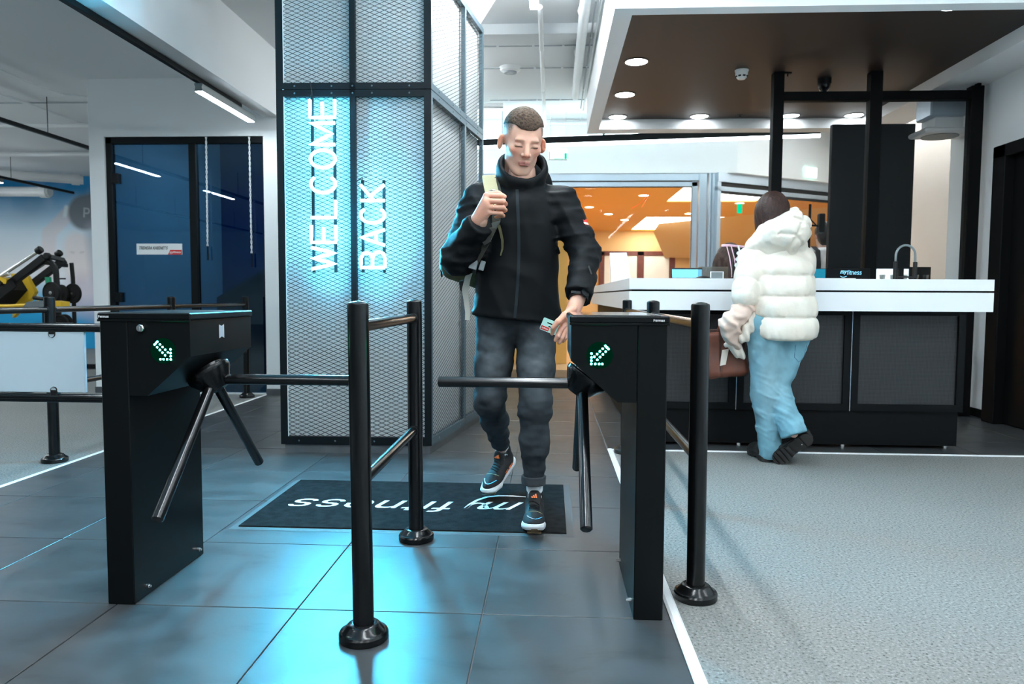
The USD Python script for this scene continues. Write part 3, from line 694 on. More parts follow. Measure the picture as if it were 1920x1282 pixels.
# ================================================================== tubular barriers
FLANGE = [(0.0, 0), (0.070, 0.0), (0.0725, 0.004), (0.0725, 0.020), (0.069, 0.026), (0.060, 0.030), (0.048, 0.044), (0.042, 0.048), (0.031, 0.049)]
def post(t, x, y, lean=0.0, z=0.0):
    p = obj('post', MB().tube([(x + lean, y, 0.004), (x, y, 0.985), (x, y, 0.990), (x, y, 0.9945), (x, y, 0.997)], [0.0305, 0.0305, 0.0290, 0.020, 0.004], 28), M['post'], t)
    obj('base_flange', MB().lathe(FLANGE, (x + lean, y, 0.0), 36), M['post'], p)
    return p
def rail(t, a, b, r=0.018, collar=True):
    a, b = A(a), A(b); d = (b - a) / np.linalg.norm(b - a)
    q = obj('rail', MB().cyl(a + d * 0.0265, b - d * 0.026, r, 20), M['postrail'], t)
    if collar:
        m_ = MB()
        for c, e in ((a + d * 0.028, d), (b - d * 0.028, -d)):
            m_.cyl(c, c + e * 0.012, r + 0.0022, 20)
        obj('collar', m_, M['blackplastic'], q)
bc = thing('barrier_railing', 'short black two-post barrier in the middle of the passage, before the mat', 'barrier', (-0.55, 2.5, 0))
post(bc, -0.553, 2.062, 0.010); post(bc, -0.555, 2.938, 0.006)
for z in (0.922, 0.462):
    rail(bc, (-0.553, 2.062, z), (-0.555, 2.938, z))
brr = thing('barrier_railing', 'black three-post barrier on the pale floor beside the right turnstile', 'barrier', (0.495, 3.5, 0))
for y, ln in ((2.42, 0.004), (3.52, 0), (4.70, 0)):
    post(brr, 0.494, y, ln)
for y0, y1 in ((2.42, 3.52), (3.52, 4.70)):
    for z in (0.922, 0.478):
        rail(brr, (0.494, y0, z), (0.494, y1, z))
bl_ = thing('barrier_railing', 'long black barrier along the left floor strip, towards the glass room', 'barrier', (-2.98, 4.5, 0))
for y in (2.46, 4.18, 5.57, 6.97):
    post(bl_, -2.985, y)
for y0, y1 in ((2.46, 4.18), (4.18, 5.57), (5.57, 6.97)):
    for z in (0.918, 0.459):
        rail(bl_, (-2.985, y0, z), (-2.985, y1, z))
bs = thing('barrier_railing', 'black crosswise rails left of the left turnstile holding a white panel', 'barrier', (-2.2, 2.48, 0.6))
for z in (0.893, 0.642):
    rail(bs, (-2.978, 2.48, z), (-1.412, 2.48, z), r=0.0155, collar=False)
obj('acrylic_panel', MB().box((-2.52, 2.473, 0.662), (-1.645, 2.487, 0.878), 0.002), M['acrylic'], bs, label='white rectangular acrylic panel between the rails')
for x in (-1.76, -2.38):
    for z, e in ((0.876, 1), (0.665, -1)):
        obj('clamp', MB().lathe([(0.011, -0.012), (0.0125, -0.008), (0.0125, 0.008), (0.011, 0.012)], (x, 2.48, z - e * 0.006), 16, axis=(0, 1, 0)).box((x - 0.0125, 2.468, z - e * 0.006), (x + 0.0125, 2.492, z + e * 0.016), 0.003), M['blackplastic'], bs)

# ================================================================== door mat with upside-down lettering
M['mat'] = pm('black_mat_pile', (0.010, 0.011, 0.012), 0.95, spec=0.1, bump=(700, 0.8, 0.003), var=(25, 0.5))
M['matedge'] = pm('mat_rubber_edge', (0.055, 0.058, 0.06), 0.6)
mt = thing('door_mat', 'black door mat with white lettering lying on the grey tiles', 'mat', (-0.63, 3.43, 0))
x0, x1, y0, y1 = -1.385, 0.112, 3.005, 3.862
obj('rubber_edge', MB().hull([(x, y, 0.0005) for x in (x0, x1) for y in (y0, y1)] + [(x, y, 0.004) for x in (x0 + 0.01, x1 - 0.01) for y in (y0 + 0.01, y1 - 0.01)]), M['matedge'], mt)
obj('pile', MB().box((x0 + 0.035, y0 + 0.032, 0.003), (x1 - 0.035, y1 - 0.032, 0.0095), 0.002), M['mat'], mt)
M['matwhite'] = pm('white_mat_print', (0.62, 0.66, 0.68), 0.9, spec=0.1)
b = MB().text('fitness', 0.165, (-0.435, 3.462, 0.0088), (-1, 0, 0), (0, -1, 0), 0.0014, False, width=0.79, shear=0.28)
b.text('m', 0.165, (-0.105, 3.475, 0.0088), (-1, 0, 0), (0, -1, 0), 0.0014, False, width=0.17, shear=0.5)
b.tube([(-0.285, 3.365, 0.0096), (-0.30, 3.41, 0.0096), (-0.33, 3.455, 0.0096), (-0.36, 3.45, 0.0096), (-0.385, 3.40, 0.0096), (-0.40, 3.36, 0.0096)], 0.0016, 6)
def brush(pts, w, z0=0.0088, z1=0.0102):
    p = A(pts, float); t_ = np.gradient(p, axis=0); t_ /= np.linalg.norm(t_, axis=1, keepdims=True); n_ = np.stack([-t_[:, 1], t_[:, 0]], 1); w = np.broadcast_to(w, (len(p),))[:, None] / 2
    L_, R_ = p + n_ * w, p - n_ * w; q = MB()
    for i in range(len(p) - 1):
        q.hull([(*c, z) for c in (L_[i], R_[i], L_[i + 1], R_[i + 1]) for z in (z0, z1)])
    return q
def addmb(dst, src):
    v, f_ = src.out(); dst.add(v, f_)
tt = np.linspace(0, 1, 9)
addmb(b, brush([(-0.290, 3.362), (-0.298, 3.40), (-0.318, 3.445), (-0.345, 3.452), (-0.375, 3.42), (-0.392, 3.362)], [0.022, 0.02, 0.018, 0.016, 0.014, 0.02]))
addmb(b, brush([(-0.392, 3.362), (-0.378, 3.43), (-0.352, 3.50), (-0.31, 3.56), (-0.25, 3.587), (-0.18, 3.588), (-0.10, 3.572)], [0.02, 0.018, 0.017, 0.018, 0.02, 0.017, 0.008]))
obj('lettering', b, M['matwhite'], mt, label='white upside-down lettering')
# ================================================================== lamps and ceiling fittings

def track(y0, y1, x, z, label):
    t = thing('ceiling_track', label, 'light track', (x, y0, z))
    obj('track_profile', MB().box((x - 0.02, y0, z - 0.018), (x + 0.02, y1, z + 0.022), 0.002), M['frame'], t)
    h = MB()
    for y in np.arange(y0 + 0.3, y1, 1.5):
        h.cyl((x, y, z + 0.02), (x, y, 3.16 if x < -3 else 2.80), 0.004, 6)
    obj('hanger', h, M['frame'], t, kind='stuff')
track(-6, 6.65, -2.868, 2.742, 'black light track along the lower edge of the long ceiling beam')
track(-6, 11.9, -5.52, 2.75, 'black light track left of the trainer room, nearer of the two over the gym')
track(-6, 12.25, -8.25, 2.75, 'black light track ending over the gym machine, farthest left')
lampsrc = None
def track_lamp(x, y, z, label, ln=1.05):
    global lampsrc
    if lampsrc:
        return dup(lampsrc, (x, y, z), label)
    t = lampsrc = thing('track_lamp', label, 'ceiling lamp', (x, y, z), group='linear lamps clipped into the tracks')
    prof = [(-0.030, 0), (-0.036, -0.006), (-0.027, -0.03), (-0.032, -0.062), (0.032, -0.062), (0.027, -0.03), (0.036, -0.006), (0.030, 0)]
    obj('housing', MB().prism([(x + a, z + b) for a, b in prof][::-1], y, y + ln, axes=(0, 2, 1)), M['ceilgrey'], t)
    obj('diffuser', MB().box((x - 0.029, y + 0.008, z - 0.068), (x + 0.029, y + ln - 0.008, z - 0.0615)), M['lamp'], t)
track_lamp(-2.868, 5.86, 2.724, 'lit linear lamp at the end of the black track, before the trainer room')
NTH = ('first', 'second', 'third', 'fourth', 'fifth', 'sixth', 'seventh')
for i, y in enumerate((2.2, 0.2, -1.6)):
    track_lamp(-2.868, y, 2.724, 'lit linear lamp of the beam-edge track, %s one towards the viewer' % NTH[i])
for i, y in enumerate((8.75, 4.4, 2.0)):
    track_lamp(-5.52, y, 2.73, 'lit linear lamp of the middle gym track, %s from its far end' % NTH[i])
for i, y in enumerate((9.55, 6.6, 3.5)):
    track_lamp(-8.25, y, 2.73, 'lit linear lamp of the farthest left gym track, %s from its far end' % NTH[i])
hallsrc = {}
def hall_lamp(x, y, z, label, ln=2.4, mat='hall'):
    if mat in hallsrc:
        return dup(hallsrc[mat], (x, y, z), label)
    t = hallsrc[mat] = thing('hall_lamp', label, 'ceiling lamp', (x, y, z), group='long lamps under the hall ceiling')
    obj('housing', MB().box((x - 0.035, y, z), (x + 0.035, y + ln, z + 0.06), 0.004), M['plastic'], t)
    obj('diffuser', MB().box((x - 0.033, y + 0.01, z - 0.026), (x + 0.033, y + ln - 0.01, z + 0.001), 0.006), M[mat], t)
    b = MB()
    for q in (0.3, ln - 0.3):
        b.cyl((x, y + q, z + 0.06), (x, y + q, z + 0.13), 0.003, 6)
    obj('hanger', b, M['steel'], t, kind='stuff')
hall_lamp(-0.145, 3.42, 3.27, 'long white lamp under the ceiling, its far end showing at the top of the picture', mat='walk')
hall_lamp(-0.145, 0.3, 3.27, 'long white lamp under the ceiling above the turnstiles', mat='walk')
hall_lamp(-1.75, 7.1, 3.27, 'long white lamp under the ceiling behind the mesh column')
hall_lamp(-9.6, 9.45, 2.55, 'long white lamp under the gym ceiling before the mural, nearest it')
hall_lamp(-11.2, 7.4, 2.6, 'long white lamp under the gym ceiling, farthest left')
hall_lamp(-9.6, 6.0, 2.6, 'long white lamp under the gym ceiling before the mural, second from it')
hall_lamp(4.0, 7.6, 3.27, 'long white lamp in the alcove behind the perforated screen')
hall_lamp(-1.15, 6.15, 3.27, 'long white lamp under the ceiling over the back of the mesh column')
hall_lamp(-7.2, 5.5, 2.85, 'long white lamp under the gym ceiling beside the trainer room')
track_lamp(-3.3, 8.0, 2.9, 'linear lamp hanging inside the blue trainer room')
hall_lamp(1.3, 0.7, 3.27, 'long white lamp above the pale floor before the desk, left one')
hall_lamp(3.0, 0.7, 3.27, 'long white lamp above the pale floor before the desk, right one')
for x, nm in ((-0.145, 'in line with the walkway'), (2.2, 'in line with the desk'), (-2.2, 'left of the walkway')):
    for i, y in enumerate((-2.4, -5.2, -8.0)):
        hall_lamp(x, y, 3.27, 'long white lamp behind the viewer %s, %s row back' % (nm, NTH[i]), mat='walk' if x < 0 and x > -1 and i == 0 else 'hall')
# hanging LED line before the header
a, b_ = A([-1.6, 9.66]), A([3.2, 8.98]); d = (b_ - a) / np.linalg.norm(b_ - a)
t = thing('linear_pendant', 'long black hanging light line with a bright lower edge, above the glass partition', 'pendant lamp', (0.8, 9.3, 2.95))
obj('profile', MB().obox((*a, 3.005), (*b_, 3.005), 0.05, 0.085, bev=0.003), M['frame'], t)
obj('diffuser', MB().obox((*a, 2.945), (*b_, 2.945), 0.046, 0.034), M['led'], t)
M['uplight'] = em('pendant_uplight', (0.72, 0.94, 1.0), 20.0)
obj('uplight_diffuser', MB().obox((*a, 3.0485), (*b_, 3.0485), 0.03, 0.003), M['uplight'], t)
for q in (0.2, 0.47, 0.66, 0.84, 0.97):
    p = a + (b_ - a) * q
    obj('hanger', MB().cyl((*p, 3.04), (*p, Z_C), 0.003, 6).lathe([(0.02, 0.0), (0.006, 0.05)], (*p, 3.045), 8), M['frame'], t)
# downlights of the brown board
DL = [((0.685, 6.10), 'round white downlight nearest the viewer at the left edge of the brown ceiling'), ((0.69, 7.07), 'round white downlight in the middle of the left edge of the brown ceiling'), ((0.70, 7.93), 'round white downlight in the far left corner of the brown ceiling'),
      ((1.565, 7.93), 'round white downlight on the far brown ceiling edge, second from the left'), ((2.51, 7.93), 'round white downlight on the far brown ceiling edge, behind the left black post'), ((3.17, 7.93), 'round white downlight on the far brown ceiling edge, nearest the right wall'), ((2.62, 5.02), 'round white downlight on the near brown ceiling edge, mostly hidden by the frame')]
src = None
for (x, y), lab in DL:
    if src is None:
        src = thing('downlight', lab, 'downlight', (x, y, Zp), group='downlights of the brown ceiling')
        obj('trim_ring', MB().lathe([(0.088, -0.001), (0.092, -0.006), (0.106, -0.005), (0.108, 0.0)], (x, y, Zp), 32), M['blackplastic'], src)
        obj('lens', MB().lathe([(0.0, -0.004), (0.089, -0.004), (0.089, -0.001)][::-1], (x, y, Zp), 32), M['down'], src)
    else:
        dup(src, (x, y, Zp), lab)
t = thing('smoke_detector', 'white smoke detector with dark slots on the brown ceiling', 'smoke detector', (1.60, 6.36, Zp))
obj('base', MB().lathe([(0.0, -0.012), (0.056, -0.012), (0.058, 0)][::-1], (1.60, 6.36, Zp), 28), M['plastic'], t)
obj('head', MB().lathe([(0.0, -0.075), (0.03, -0.074), (0.046, -0.055), (0.052, -0.04), (0.052, -0.012)][::-1], (1.60, 6.36, Zp), 28), M['plastic'], t)
for k in range(8):
    an = k * math.pi / 4 + .2; c = A([1.60 + 0.047 * math.cos(an), 6.36 + 0.047 * math.sin(an), Zp - 0.053]); e = A([-math.sin(an), math.cos(an), 0])
    obj('slot', MB().obox(c - e * 0.011, c + e * 0.011, 0.008, 0.011), M['blackplastic'], t)
t = thing('dome_camera', 'black dome camera hanging from the brown ceiling', 'security camera', (2.385, 6.63, Zp))
obj('mount', MB().lathe([(0.0, -0.05), (0.058, -0.05), (0.06, 0)][::-1], (2.385, 6.63, Zp), 24), M['blackplastic'], t)
obj('dome', MB().lathe([(0.052 * math.cos(q), -0.05 - 0.065 * math.sin(q)) for q in np.linspace(0, math.pi / 2, 9)][::-1], (2.385, 6.63, Zp), 24), M['post'], t)
t = thing('sprinkler', 'tiny sprinkler rosette at the far edge of the brown ceiling', 'sprinkler', (1.98, 7.9, Zp))
obj('rosette', MB().lathe([(0.0, -0.02), (0.012, -0.02), (0.015, -0.006), (0.035, -0.003), (0.036, 0)][::-1], (1.98, 7.9, Zp), 18), M['blackplastic'], t)
# pipes over the walkway
def pipe(name, label, pts, r, mat, bands=(), cat='pipe'):
    t = thing(name, label, cat, pts[0])
    obj('run', MB().tube(pts, r, 14), M[mat], t)
    pts = A(pts, float)
    for q in bands:
        c = pts[0] + (pts[-1] - pts[0]) * q; d_ = (pts[-1] - pts[0]) / np.linalg.norm(pts[-1] - pts[0])
        obj('clamp', MB().cyl(c - d_ * 0.012, c + d_ * 0.012, r * 1.22, 14).cyl(c, c + A([0, 0, Z_C - c[2]]), 0.004, 6), M['pipe'], t)
    return t
pipe('water_pipe', 'thin white ceiling pipe running away above the man', [(-0.103, 5.9, 3.30), (-0.095, 9.8, 3.30)], 0.021, 'pipe', (0.25, 0.38, 0.6))
pipe('water_pipe', 'thick white ceiling pipe left of the dropped ceiling', [(0.245, 4.9, 3.27), (0.262, 8.4, 3.27), (0.262, 8.45, 3.38)], 0.043, 'pipe', (0.2, 0.31, 0.62))
pipe('cable_conduit', 'slim grey conduit beside the thick white ceiling pipe, inner one', [(0.325, 4.9, 3.27), (0.345, 8.9, 3.27)], 0.008, 'conduit', (0.2, 0.4, 0.6, 0.8), 'conduit')
pipe('cable_conduit', 'slim white conduit hugging the side of the dropped ceiling', [(0.362, 4.9, 3.25), (0.372, 8.9, 3.25)], 0.009, 'pipe', (0.25, 0.45, 0.65, 0.85), 'conduit')
for y, lab in ((7.05, 'thin dark cable line crossing the bright ceiling, nearest of three'), (7.72, 'thin dark cable line crossing the bright ceiling beside the round detector'), (8.95, 'thin dark cable line crossing the bright ceiling just above the hair')):
    pipe('cable_line', lab, [(-0.75, y, 3.385), (0.385, y, 3.385)], 0.006, 'conduit', (0.2, 0.5, 0.75), 'cable')
pipe('water_pipe', 'short white cross pipe at the far end of the bright ceiling', [(-0.06, 9.86, 3.31), (1.4, 9.84, 3.31)], 0.02, 'pipe', (0.3, 0.7))
pipe('air_duct', 'stub of a white duct poking out from behind the column', [(-1.05, 8.75, 3.27), (-0.58, 8.75, 3.27)], 0.03, 'pipe', (), 'duct')
t = thing('ceiling_sensor', 'round white ceiling sensor with a dark ring above the man', 'sensor', (-0.46, 8.05, 3.3))
obj('body', MB().lathe([(0.0, -0.05), (0.05, -0.05), (0.10, -0.03), (0.12, 0)][::-1], (-0.44, 7.75, Z_C), 28), M['plastic'], t)
obj('ring', MB().lathe([(0.035, -0.056), (0.065, -0.056), (0.068, -0.045)][::-1], (-0.44, 7.75, Z_C), 28), M['conduit'], t)
# pipes over the gym side
for pts, r, mat, lab in (([(-5.25, 5.5, 3.13), (-5.25, 7.35, 3.13), (-5.2, 7.6, 3.13), (-5.0, 7.72, 3.13), (-4.5, 7.78, 3.13)], 0.012, 'pipe', 'thin white conduit bending right at the gym ceiling'),
                         ([(-5.82, 5.5, 3.12), (-5.84, 10.5, 3.12)], 0.016, 'pipe', 'white conduit running away over the gym, left of the wall corner'),
                         ([(-9, 7.95, 3.145), (-4.7, 8.0, 3.145)], 0.008, 'conduit', 'thin dark cable crossing the gym ceiling'),
                         ([(-9, 8.75, 3.08), (-4.7, 8.78, 3.08)], 0.028, 'pipe', 'white pipe crossing under the gym ceiling'),
                         ([(-11, 10.6, 3.10), (-4.8, 10.7, 3.10)], 0.035, 'pipe', 'white pipe crossing over the gym machine'),
                         ([(-11, 9.9, 2.93), (-7.9, 12.0, 2.93)], 0.075, 'pipe', 'fat lagged pipe slanting down before the mural'),
                         ([(-12, 12.2, 2.78), (-8.7, 12.3, 2.78)], 0.085, 'pipe', 'fat grey pipe along the top of the mural')):
    t = thing('overhead_pipe', lab, 'pipe', pts[0]); obj('run', MB().tube(pts, r, 12), M[mat], t)
    if r > 0.06:
        p0_, p1_ = A(pts[0]), A(pts[-1])
        for q in (0.35, 0.6, 0.97):
            c = p0_ + (p1_ - p0_) * q; d_ = (p1_ - p0_) / np.linalg.norm(p1_ - p0_)
            obj('coupling', MB().cyl(c - d_ * 0.06, c + d_ * 0.06, r * 1.25, 14), M[mat], t)

# ================================================================== exit signs
t = thing('exit_sign', 'glowing exit sign under the hanging light line, beside the man’s head', 'exit sign', (0.085, 9.55, 2.85))
obj('box', MB().box((-0.045, 9.53, 2.775), (0.205, 9.56, 2.915), 0.006), M['plastic'], t)
obj('face', MB().box((-0.035, 9.524, 2.785), (0.195, 9.531, 2.905)), M['exit'], t)
obj('green_edge', MB().box((0.165, 9.521, 2.785), (0.195, 9.525, 2.86)).box((-0.035, 9.521, 2.785), (-0.022, 9.525, 2.88)).box((0.03, 9.521, 2.785), (0.15, 9.525, 2.792)), M['exitgreen'], t)
b = MB()
for x in (-0.02, 0.18):
    b.cyl((x, 9.545, 2.915), (x, 9.545, Z_C), 0.002, 6)
obj('hanger', b, M['steel'], t, kind='stuff')
t = thing('exit_sign', 'small lit exit sign on the header beside the tall black panel', 'exit sign', (3.55, 10.55, 2.68))
p, q = ang(1.50, -0.09), ang(1.72, -0.09)
obj('box', MB().hull([(x, y + o, z) for x, y in (p, q) for o in (0, 0.05) for z in (2.72, 2.86)]), M['exit'], t)
t = thing('exit_sign', 'small green exit sign under a white disc on the lounge ceiling', 'exit sign', (3.44, 13.0, 2.6))
obj('disc', MB().lathe([(0.0, 0.0), (0.09, 0.0), (0.09, 0.02), (0.0, 0.03)], (3.44, 13.6, 2.715), 18), M['plastic'], t)
obj('plate', MB().box((3.40, 13.59, 2.55), (3.49, 13.61, 2.715), 0.003), M['exitgreen'], t)

# ================================================================== reception desk
dk = thing('reception_desk', 'long reception desk, white top over black mesh panels', 'reception desk', (1.65, 5.2, 0))
def Lshape(e, y1):
    from shapely.geometry import Polygon
    return Polygon([(0.512 + e, 4.76 + e), (2.808 - e, 4.76 + e), (2.808 - e, 5.42), (1.05, 5.42), (1.05, y1), (0.512 + e, y1)])
obj('worktop', MB().prism(Lshape(0, 9.0), 1.062, 1.1345, axes=(0, 1, 2)), M['white'], dk)
obj('shadow_gap', MB().prism(Lshape(0.02, 8.98), 1.05, 1.062, axes=(0, 1, 2)), M['kick'], dk)
obj('fascia', MB().prism(Lshape(0, 9.0), 0.929, 1.05, axes=(0, 1, 2)), M['white'], dk)
obj('body', MB().prism([(0.585, 4.985), (2.74, 4.985), (2.74, 5.40), (1.0, 5.40), (1.0, 8.95), (0.585, 8.95)], 0.255, 0.929, axes=(0, 1, 2)), M['kick'], dk)
obj('kick_base', MB().prism([(0.60, 4.975), (2.735, 4.975), (2.735, 5.38), (0.98, 5.38), (0.98, 8.9), (0.60, 8.9)], 0.022, 0.254, axes=(0, 1, 2)), M['kick'], dk)
b = MB()
for x in (0.66, 1.3, 2.0, 2.68):
    b.cyl((x, 5.02, 0.0), (x, 5.02, 0.024), 0.02, 12)
obj('levelling_foot', b, M['steel'], dk, kind='stuff')
ex = [0.57, 1.262, 2.016, 2.757]
for x0, x1 in zip(ex[:-1], ex[1:]):
    fr = MB(); z0, z1 = 0.257, 0.928
    for q in (((x0 + 0.004, 4.95, z0), (x0 + 0.05, 4.985, z1)), ((x1 - 0.05, 4.95, z0), (x1 - 0.004, 4.985, z1)), ((x0 + 0.05, 4.95, z0), (x1 - 0.05, 4.985, z0 + 0.045)), ((x0 + 0.05, 4.95, z1 - 0.03), (x1 - 0.05, 4.985, z1))):
        fr.box(*q)
    pn = obj('panel_frame', fr, M['kick'], dk)
    obj('mesh_sheet', MB().box((x0 + 0.048, 4.968, z0 + 0.04), (x1 - 0.048, 4.984, z1 - 0.02)), M['deskmesh'], pn)
for x in ex[1:3]:
    obj('steel_seam', MB().box((x - 0.0014, 4.949, 0.255), (x + 0.0014, 4.98, 0.929)), M['alu'], dk)
yy = [4.99, 5.9, 6.8, 7.7, 8.6]
for y0, y1 in zip(yy[:-1], yy[1:]):
    obj('side_panel', MB().box((0.566, y0 + 0.003, 0.256), (0.586, y1 - 0.003, 0.928), 0.002), M['kick'], dk)

def clear_plastic():
    return pane('clear_box_plastic', (0.72, 0.72, 0.70), ior=2.2)
M['clearplastic'] = clear_plastic()
t = thing('laptop', 'open laptop with a blue screen on the white desk top', 'laptop', (1.0, 5.15, 1.1345))
obj('keyboard_base', MB().box((0.86, 5.07, 1.1345), (1.09, 5.26, 1.147), 0.004), M['ceilgrey'], t)
s = obj('screen_lid', MB().hull([(x, y, z) for x in (0.862, 1.088) for y, z in ((5.255, 1.147), (5.261, 1.147), (5.28, 1.222), (5.286, 1.222))]), M['blackplastic'], t)
obj('screen', MB().hull([(x, y, z) for x in (0.869, 1.082) for y, z in ((5.2545, 1.151), (5.256, 1.151), (5.2785, 1.217), (5.280, 1.217))]), M['screenglow'], s)
t = thing('mouse', 'dark rounded mouse in front of the laptop screen', 'mouse', (1.02, 4.93, 1.1345))
obj('shell', nets(lambda P: smax(ell(P, (1.02, 4.93, 1.1345), (0.055, 0.035, 0.02)), -(P[:, 2] - 1.1347), 0.002), (0.95, 4.88, 1.125), (1.09, 4.98, 1.16), 0.004), M['blackplastic'], t, smooth=True)
t = thing('acrylic_box', 'clear acrylic box with a white label on the desk', 'box', (1.095, 4.97, 1.1345))
x0, x1, y0, y1, z0, z1 = 1.008, 1.182, 4.92, 5.05, 1.1347, 1.217
for q in (((x0, y0, z0), (x1, y0 + 0.004, z1)), ((x0, y1 - 0.004, z0), (x1, y1, z1)), ((x0, y0 + 0.004, z0), (x0 + 0.004, y1 - 0.004, z1)), ((x1 - 0.004, y0 + 0.004, z0), (x1, y1 - 0.004, z1))):
    obj('side', MB().box(*q), M['clearplastic'], t)
obj('label_frame', MB().box((x0 + 0.055, y0 - 0.002, z0 + 0.002), (x1 - 0.03, y0, z0 + 0.05)), M['plastic'], t)
obj('label_window', MB().box((x0 + 0.062, y0 - 0.003, z0 + 0.004), (x1 - 0.037, y0 - 0.0015, z0 + 0.046)), M['ceilgrey'], t)
t = thing('lanyard_rack', 'small white rack with pink cords and dark straps on the desk', 'display rack', (1.25, 5.02, 1.1345))
obj('pole', MB().cyl((1.33, 5.06, 1.1345), (1.33, 5.06, 1.365), 0.006).lathe([(0.04, 0), (0.04, 0.006), (0.006, 0.01)], (1.33, 5.06, 1.1345), 16), M['plastic'], t)
M['pink'] = pm('pale_pink', (0.78, 0.50, 0.58), 0.5)
obj('crossbar', MB().tube([(1.15, 4.99, 1.361), (1.20, 5.0, 1.364), (1.27, 5.02, 1.358), (1.36, 5.06, 1.355)], 0.008, 10), M['pink'], t, label='pale pink crossbar')
for i, x in enumerate((1.185, 1.215, 1.262)):
    obj('cord', MB().tube([(x, 4.995, 1.36), (x + 0.02, 4.985, 1.28), (x + 0.035, 4.99, 1.20), (x + 0.04, 5.0, 1.15)], 0.0035 + 0.003 * (i == 2), 8), M['pink'] if i < 2 else M['plastic'], t)
obj('strap', MB().hull([(1.235, 4.99, 1.34), (1.30, 5.0, 1.35), (1.225, 4.985, 1.16), (1.265, 4.99, 1.15), (1.235, 5.02, 1.34), (1.30, 5.02, 1.35), (1.225, 5.005, 1.16), (1.265, 5.01, 1.15)]), M['blackplastic'], t, label='dark hanging strap')
b = MB()
for x, z in ((1.262, 1.31), (1.255, 1.27), (1.25, 1.23)):
    b.lathe([(0.0, 0.004), (0.012, 0.003), (0.013, 0)][::-1], (x, 4.986, z), 12, axis=(0, -1, 0))
obj('disc', b, M['plastic'], t, kind='stuff')
t = thing('document_holder', 'white upright document holder on the left wing of the desk', 'document holder', (0.6, 6.4, 1.1345))
obj('board', MB().hull([(0.53, 6.40, 1.1345), (0.70, 6.36, 1.1345), (0.53, 6.46, 1.1345), (0.70, 6.42, 1.1345), (0.52, 6.47, 1.40), (0.665, 6.44, 1.40), (0.52, 6.48, 1.40), (0.665, 6.45, 1.40)]), M['plastic'], t)
t = thing('tray', 'flat white tray lying on the desk right of the woman', 'tray', (1.86, 4.9, 1.1345))
obj('plate', MB().box((1.66, 4.82, 1.1345), (1.975, 5.12, 1.1405), 0.003), M['white'], t)
t = thing('monitor', 'low teal screen standing on the desk right of the woman', 'monitor', (1.93, 5.3, 1.1345))
obj('housing', MB().box((1.78, 5.30, 1.1345), (1.98, 5.33, 1.222), 0.004), M['blackplastic'], t)
obj('screen', MB().box((1.786, 5.296, 1.138), (1.974, 5.301, 1.218)), M['tealglow'], t)
t = thing('counter_sign', 'low black counter sign with pale blue lettering', 'sign', (2.2, 5.22, 1.1345))
obj('board', MB().box((1.928, 5.20, 1.1345), (2.225, 5.225, 1.222), 0.003), M['dark'], t)
M['signblue'] = em('pale_blue_sign_glow', (0.20, 0.55, 0.85), 1.0)
b = MB().text('my', 0.026, (2.018, 5.1995, 1.184), (1, 0, 0), (0, 0, 1), 0.001, True, width=0.042, shear=0.3).text('fitness', 0.030, (2.065, 5.1995, 1.176), (1, 0, 0), (0, 0, 1), 0.001, False, width=0.10, shear=0.1)
b.tube([(2.022, 5.1995, 1.166), (2.032, 5.1995, 1.159), (2.048, 5.1995, 1.158), (2.066, 5.1995, 1.165)], 0.002, 6)
obj('lettering', b, M['signblue'], t)
t = thing('tap', 'dark gooseneck sink tap with thick lower sleeves', 'tap', (2.42, 5.12, 1.1345))
an = np.linspace(math.pi, 0, 15)
obj('neck', MB().tube([(2.358, 5.12, 1.22)] + [(2.423 + 0.065 * math.cos(q), 5.12, 1.303 + 0.072 * math.sin(q)) for q in an] + [(2.489, 5.12, 1.22)], 0.0075, 12), M['ceilgrey'], t)
obj('sleeve', MB().cyl((2.358, 5.12, 1.1345), (2.358, 5.12, 1.265), 0.0135, 18, bev=0.003), M['blackplastic'], t)
obj('spray_head', MB().cyl((2.489, 5.12, 1.15), (2.489, 5.12, 1.262), 0.0135, 18, bev=0.003), M['blackplastic'], t)
obj('holder', MB().cyl((2.358, 5.12, 1.158), (2.489, 5.12, 1.158), 0.006, 10), M['blackplastic'], t)

# ================================================================== black frame with perforated screens behind the desk
fs = thing('screen_frame', 'tall black steel frame with see-through perforated screens behind the desk', 'screen', (2.75, 6.44, 0))
for x0, x1, z1 in ((1.884, 1.972, Zp), (2.69, 2.79, Zp), (3.52, 3.622, 2.80)):
    obj('post', MB().box((x0, 6.40, 0), (x1, 6.49, z1 - 0.0005), 0.004), M['dark'], fs)
obj('post_stub', MB().box((3.575, 6.42, 2.8), (3.605, 6.47, 2.8235)), M['dark'], fs)
obj('top_bar', MB().box((1.972, 6.405, 2.688), (2.69, 6.485, 2.762), 0.003).box((2.79, 6.405, 2.688), (3.52, 6.485, 2.762), 0.003), M['dark'], fs)
obj('bottom_bar', MB().box((1.972, 6.41, 0.9), (2.69, 6.48, 0.96), 0.003).box((2.79, 6.41, 0.9), (3.52, 6.48, 0.96), 0.003), M['dark'], fs)
for x0, x1 in ((1.972, 2.69), (2.79, 3.52)):
    obj('perforated_sheet', MB().box((x0, 6.443, 0.96), (x1, 6.447, 2.688)), M['perf'], fs)
obj('bracket', MB().box((1.97, 6.43, Zp - 0.008), (2.04, 6.46, Zp - 0.0005)).cyl((2.01, 6.445, Zp - 0.03), (2.01, 6.445, Zp - 0.006), 0.006, 8), M['dark'], fs)
bp = thing('black_panel', 'tall matt black double panel standing behind the perforated screen', 'display panel', (2.93, 6.95, 0))
for x0, x1 in ((2.575, 2.945), (2.949, 3.32)):
    obj('leaf', MB().box((x0, 6.92, 1.29), (x1, 6.98, 2.605), 0.004), M['dark'], bp)
for x in (2.6, 3.25):
    obj('leg', MB().box((x - 0.02, 6.93, 0), (x + 0.02, 6.97, 1.295)), M['dark'], bp)
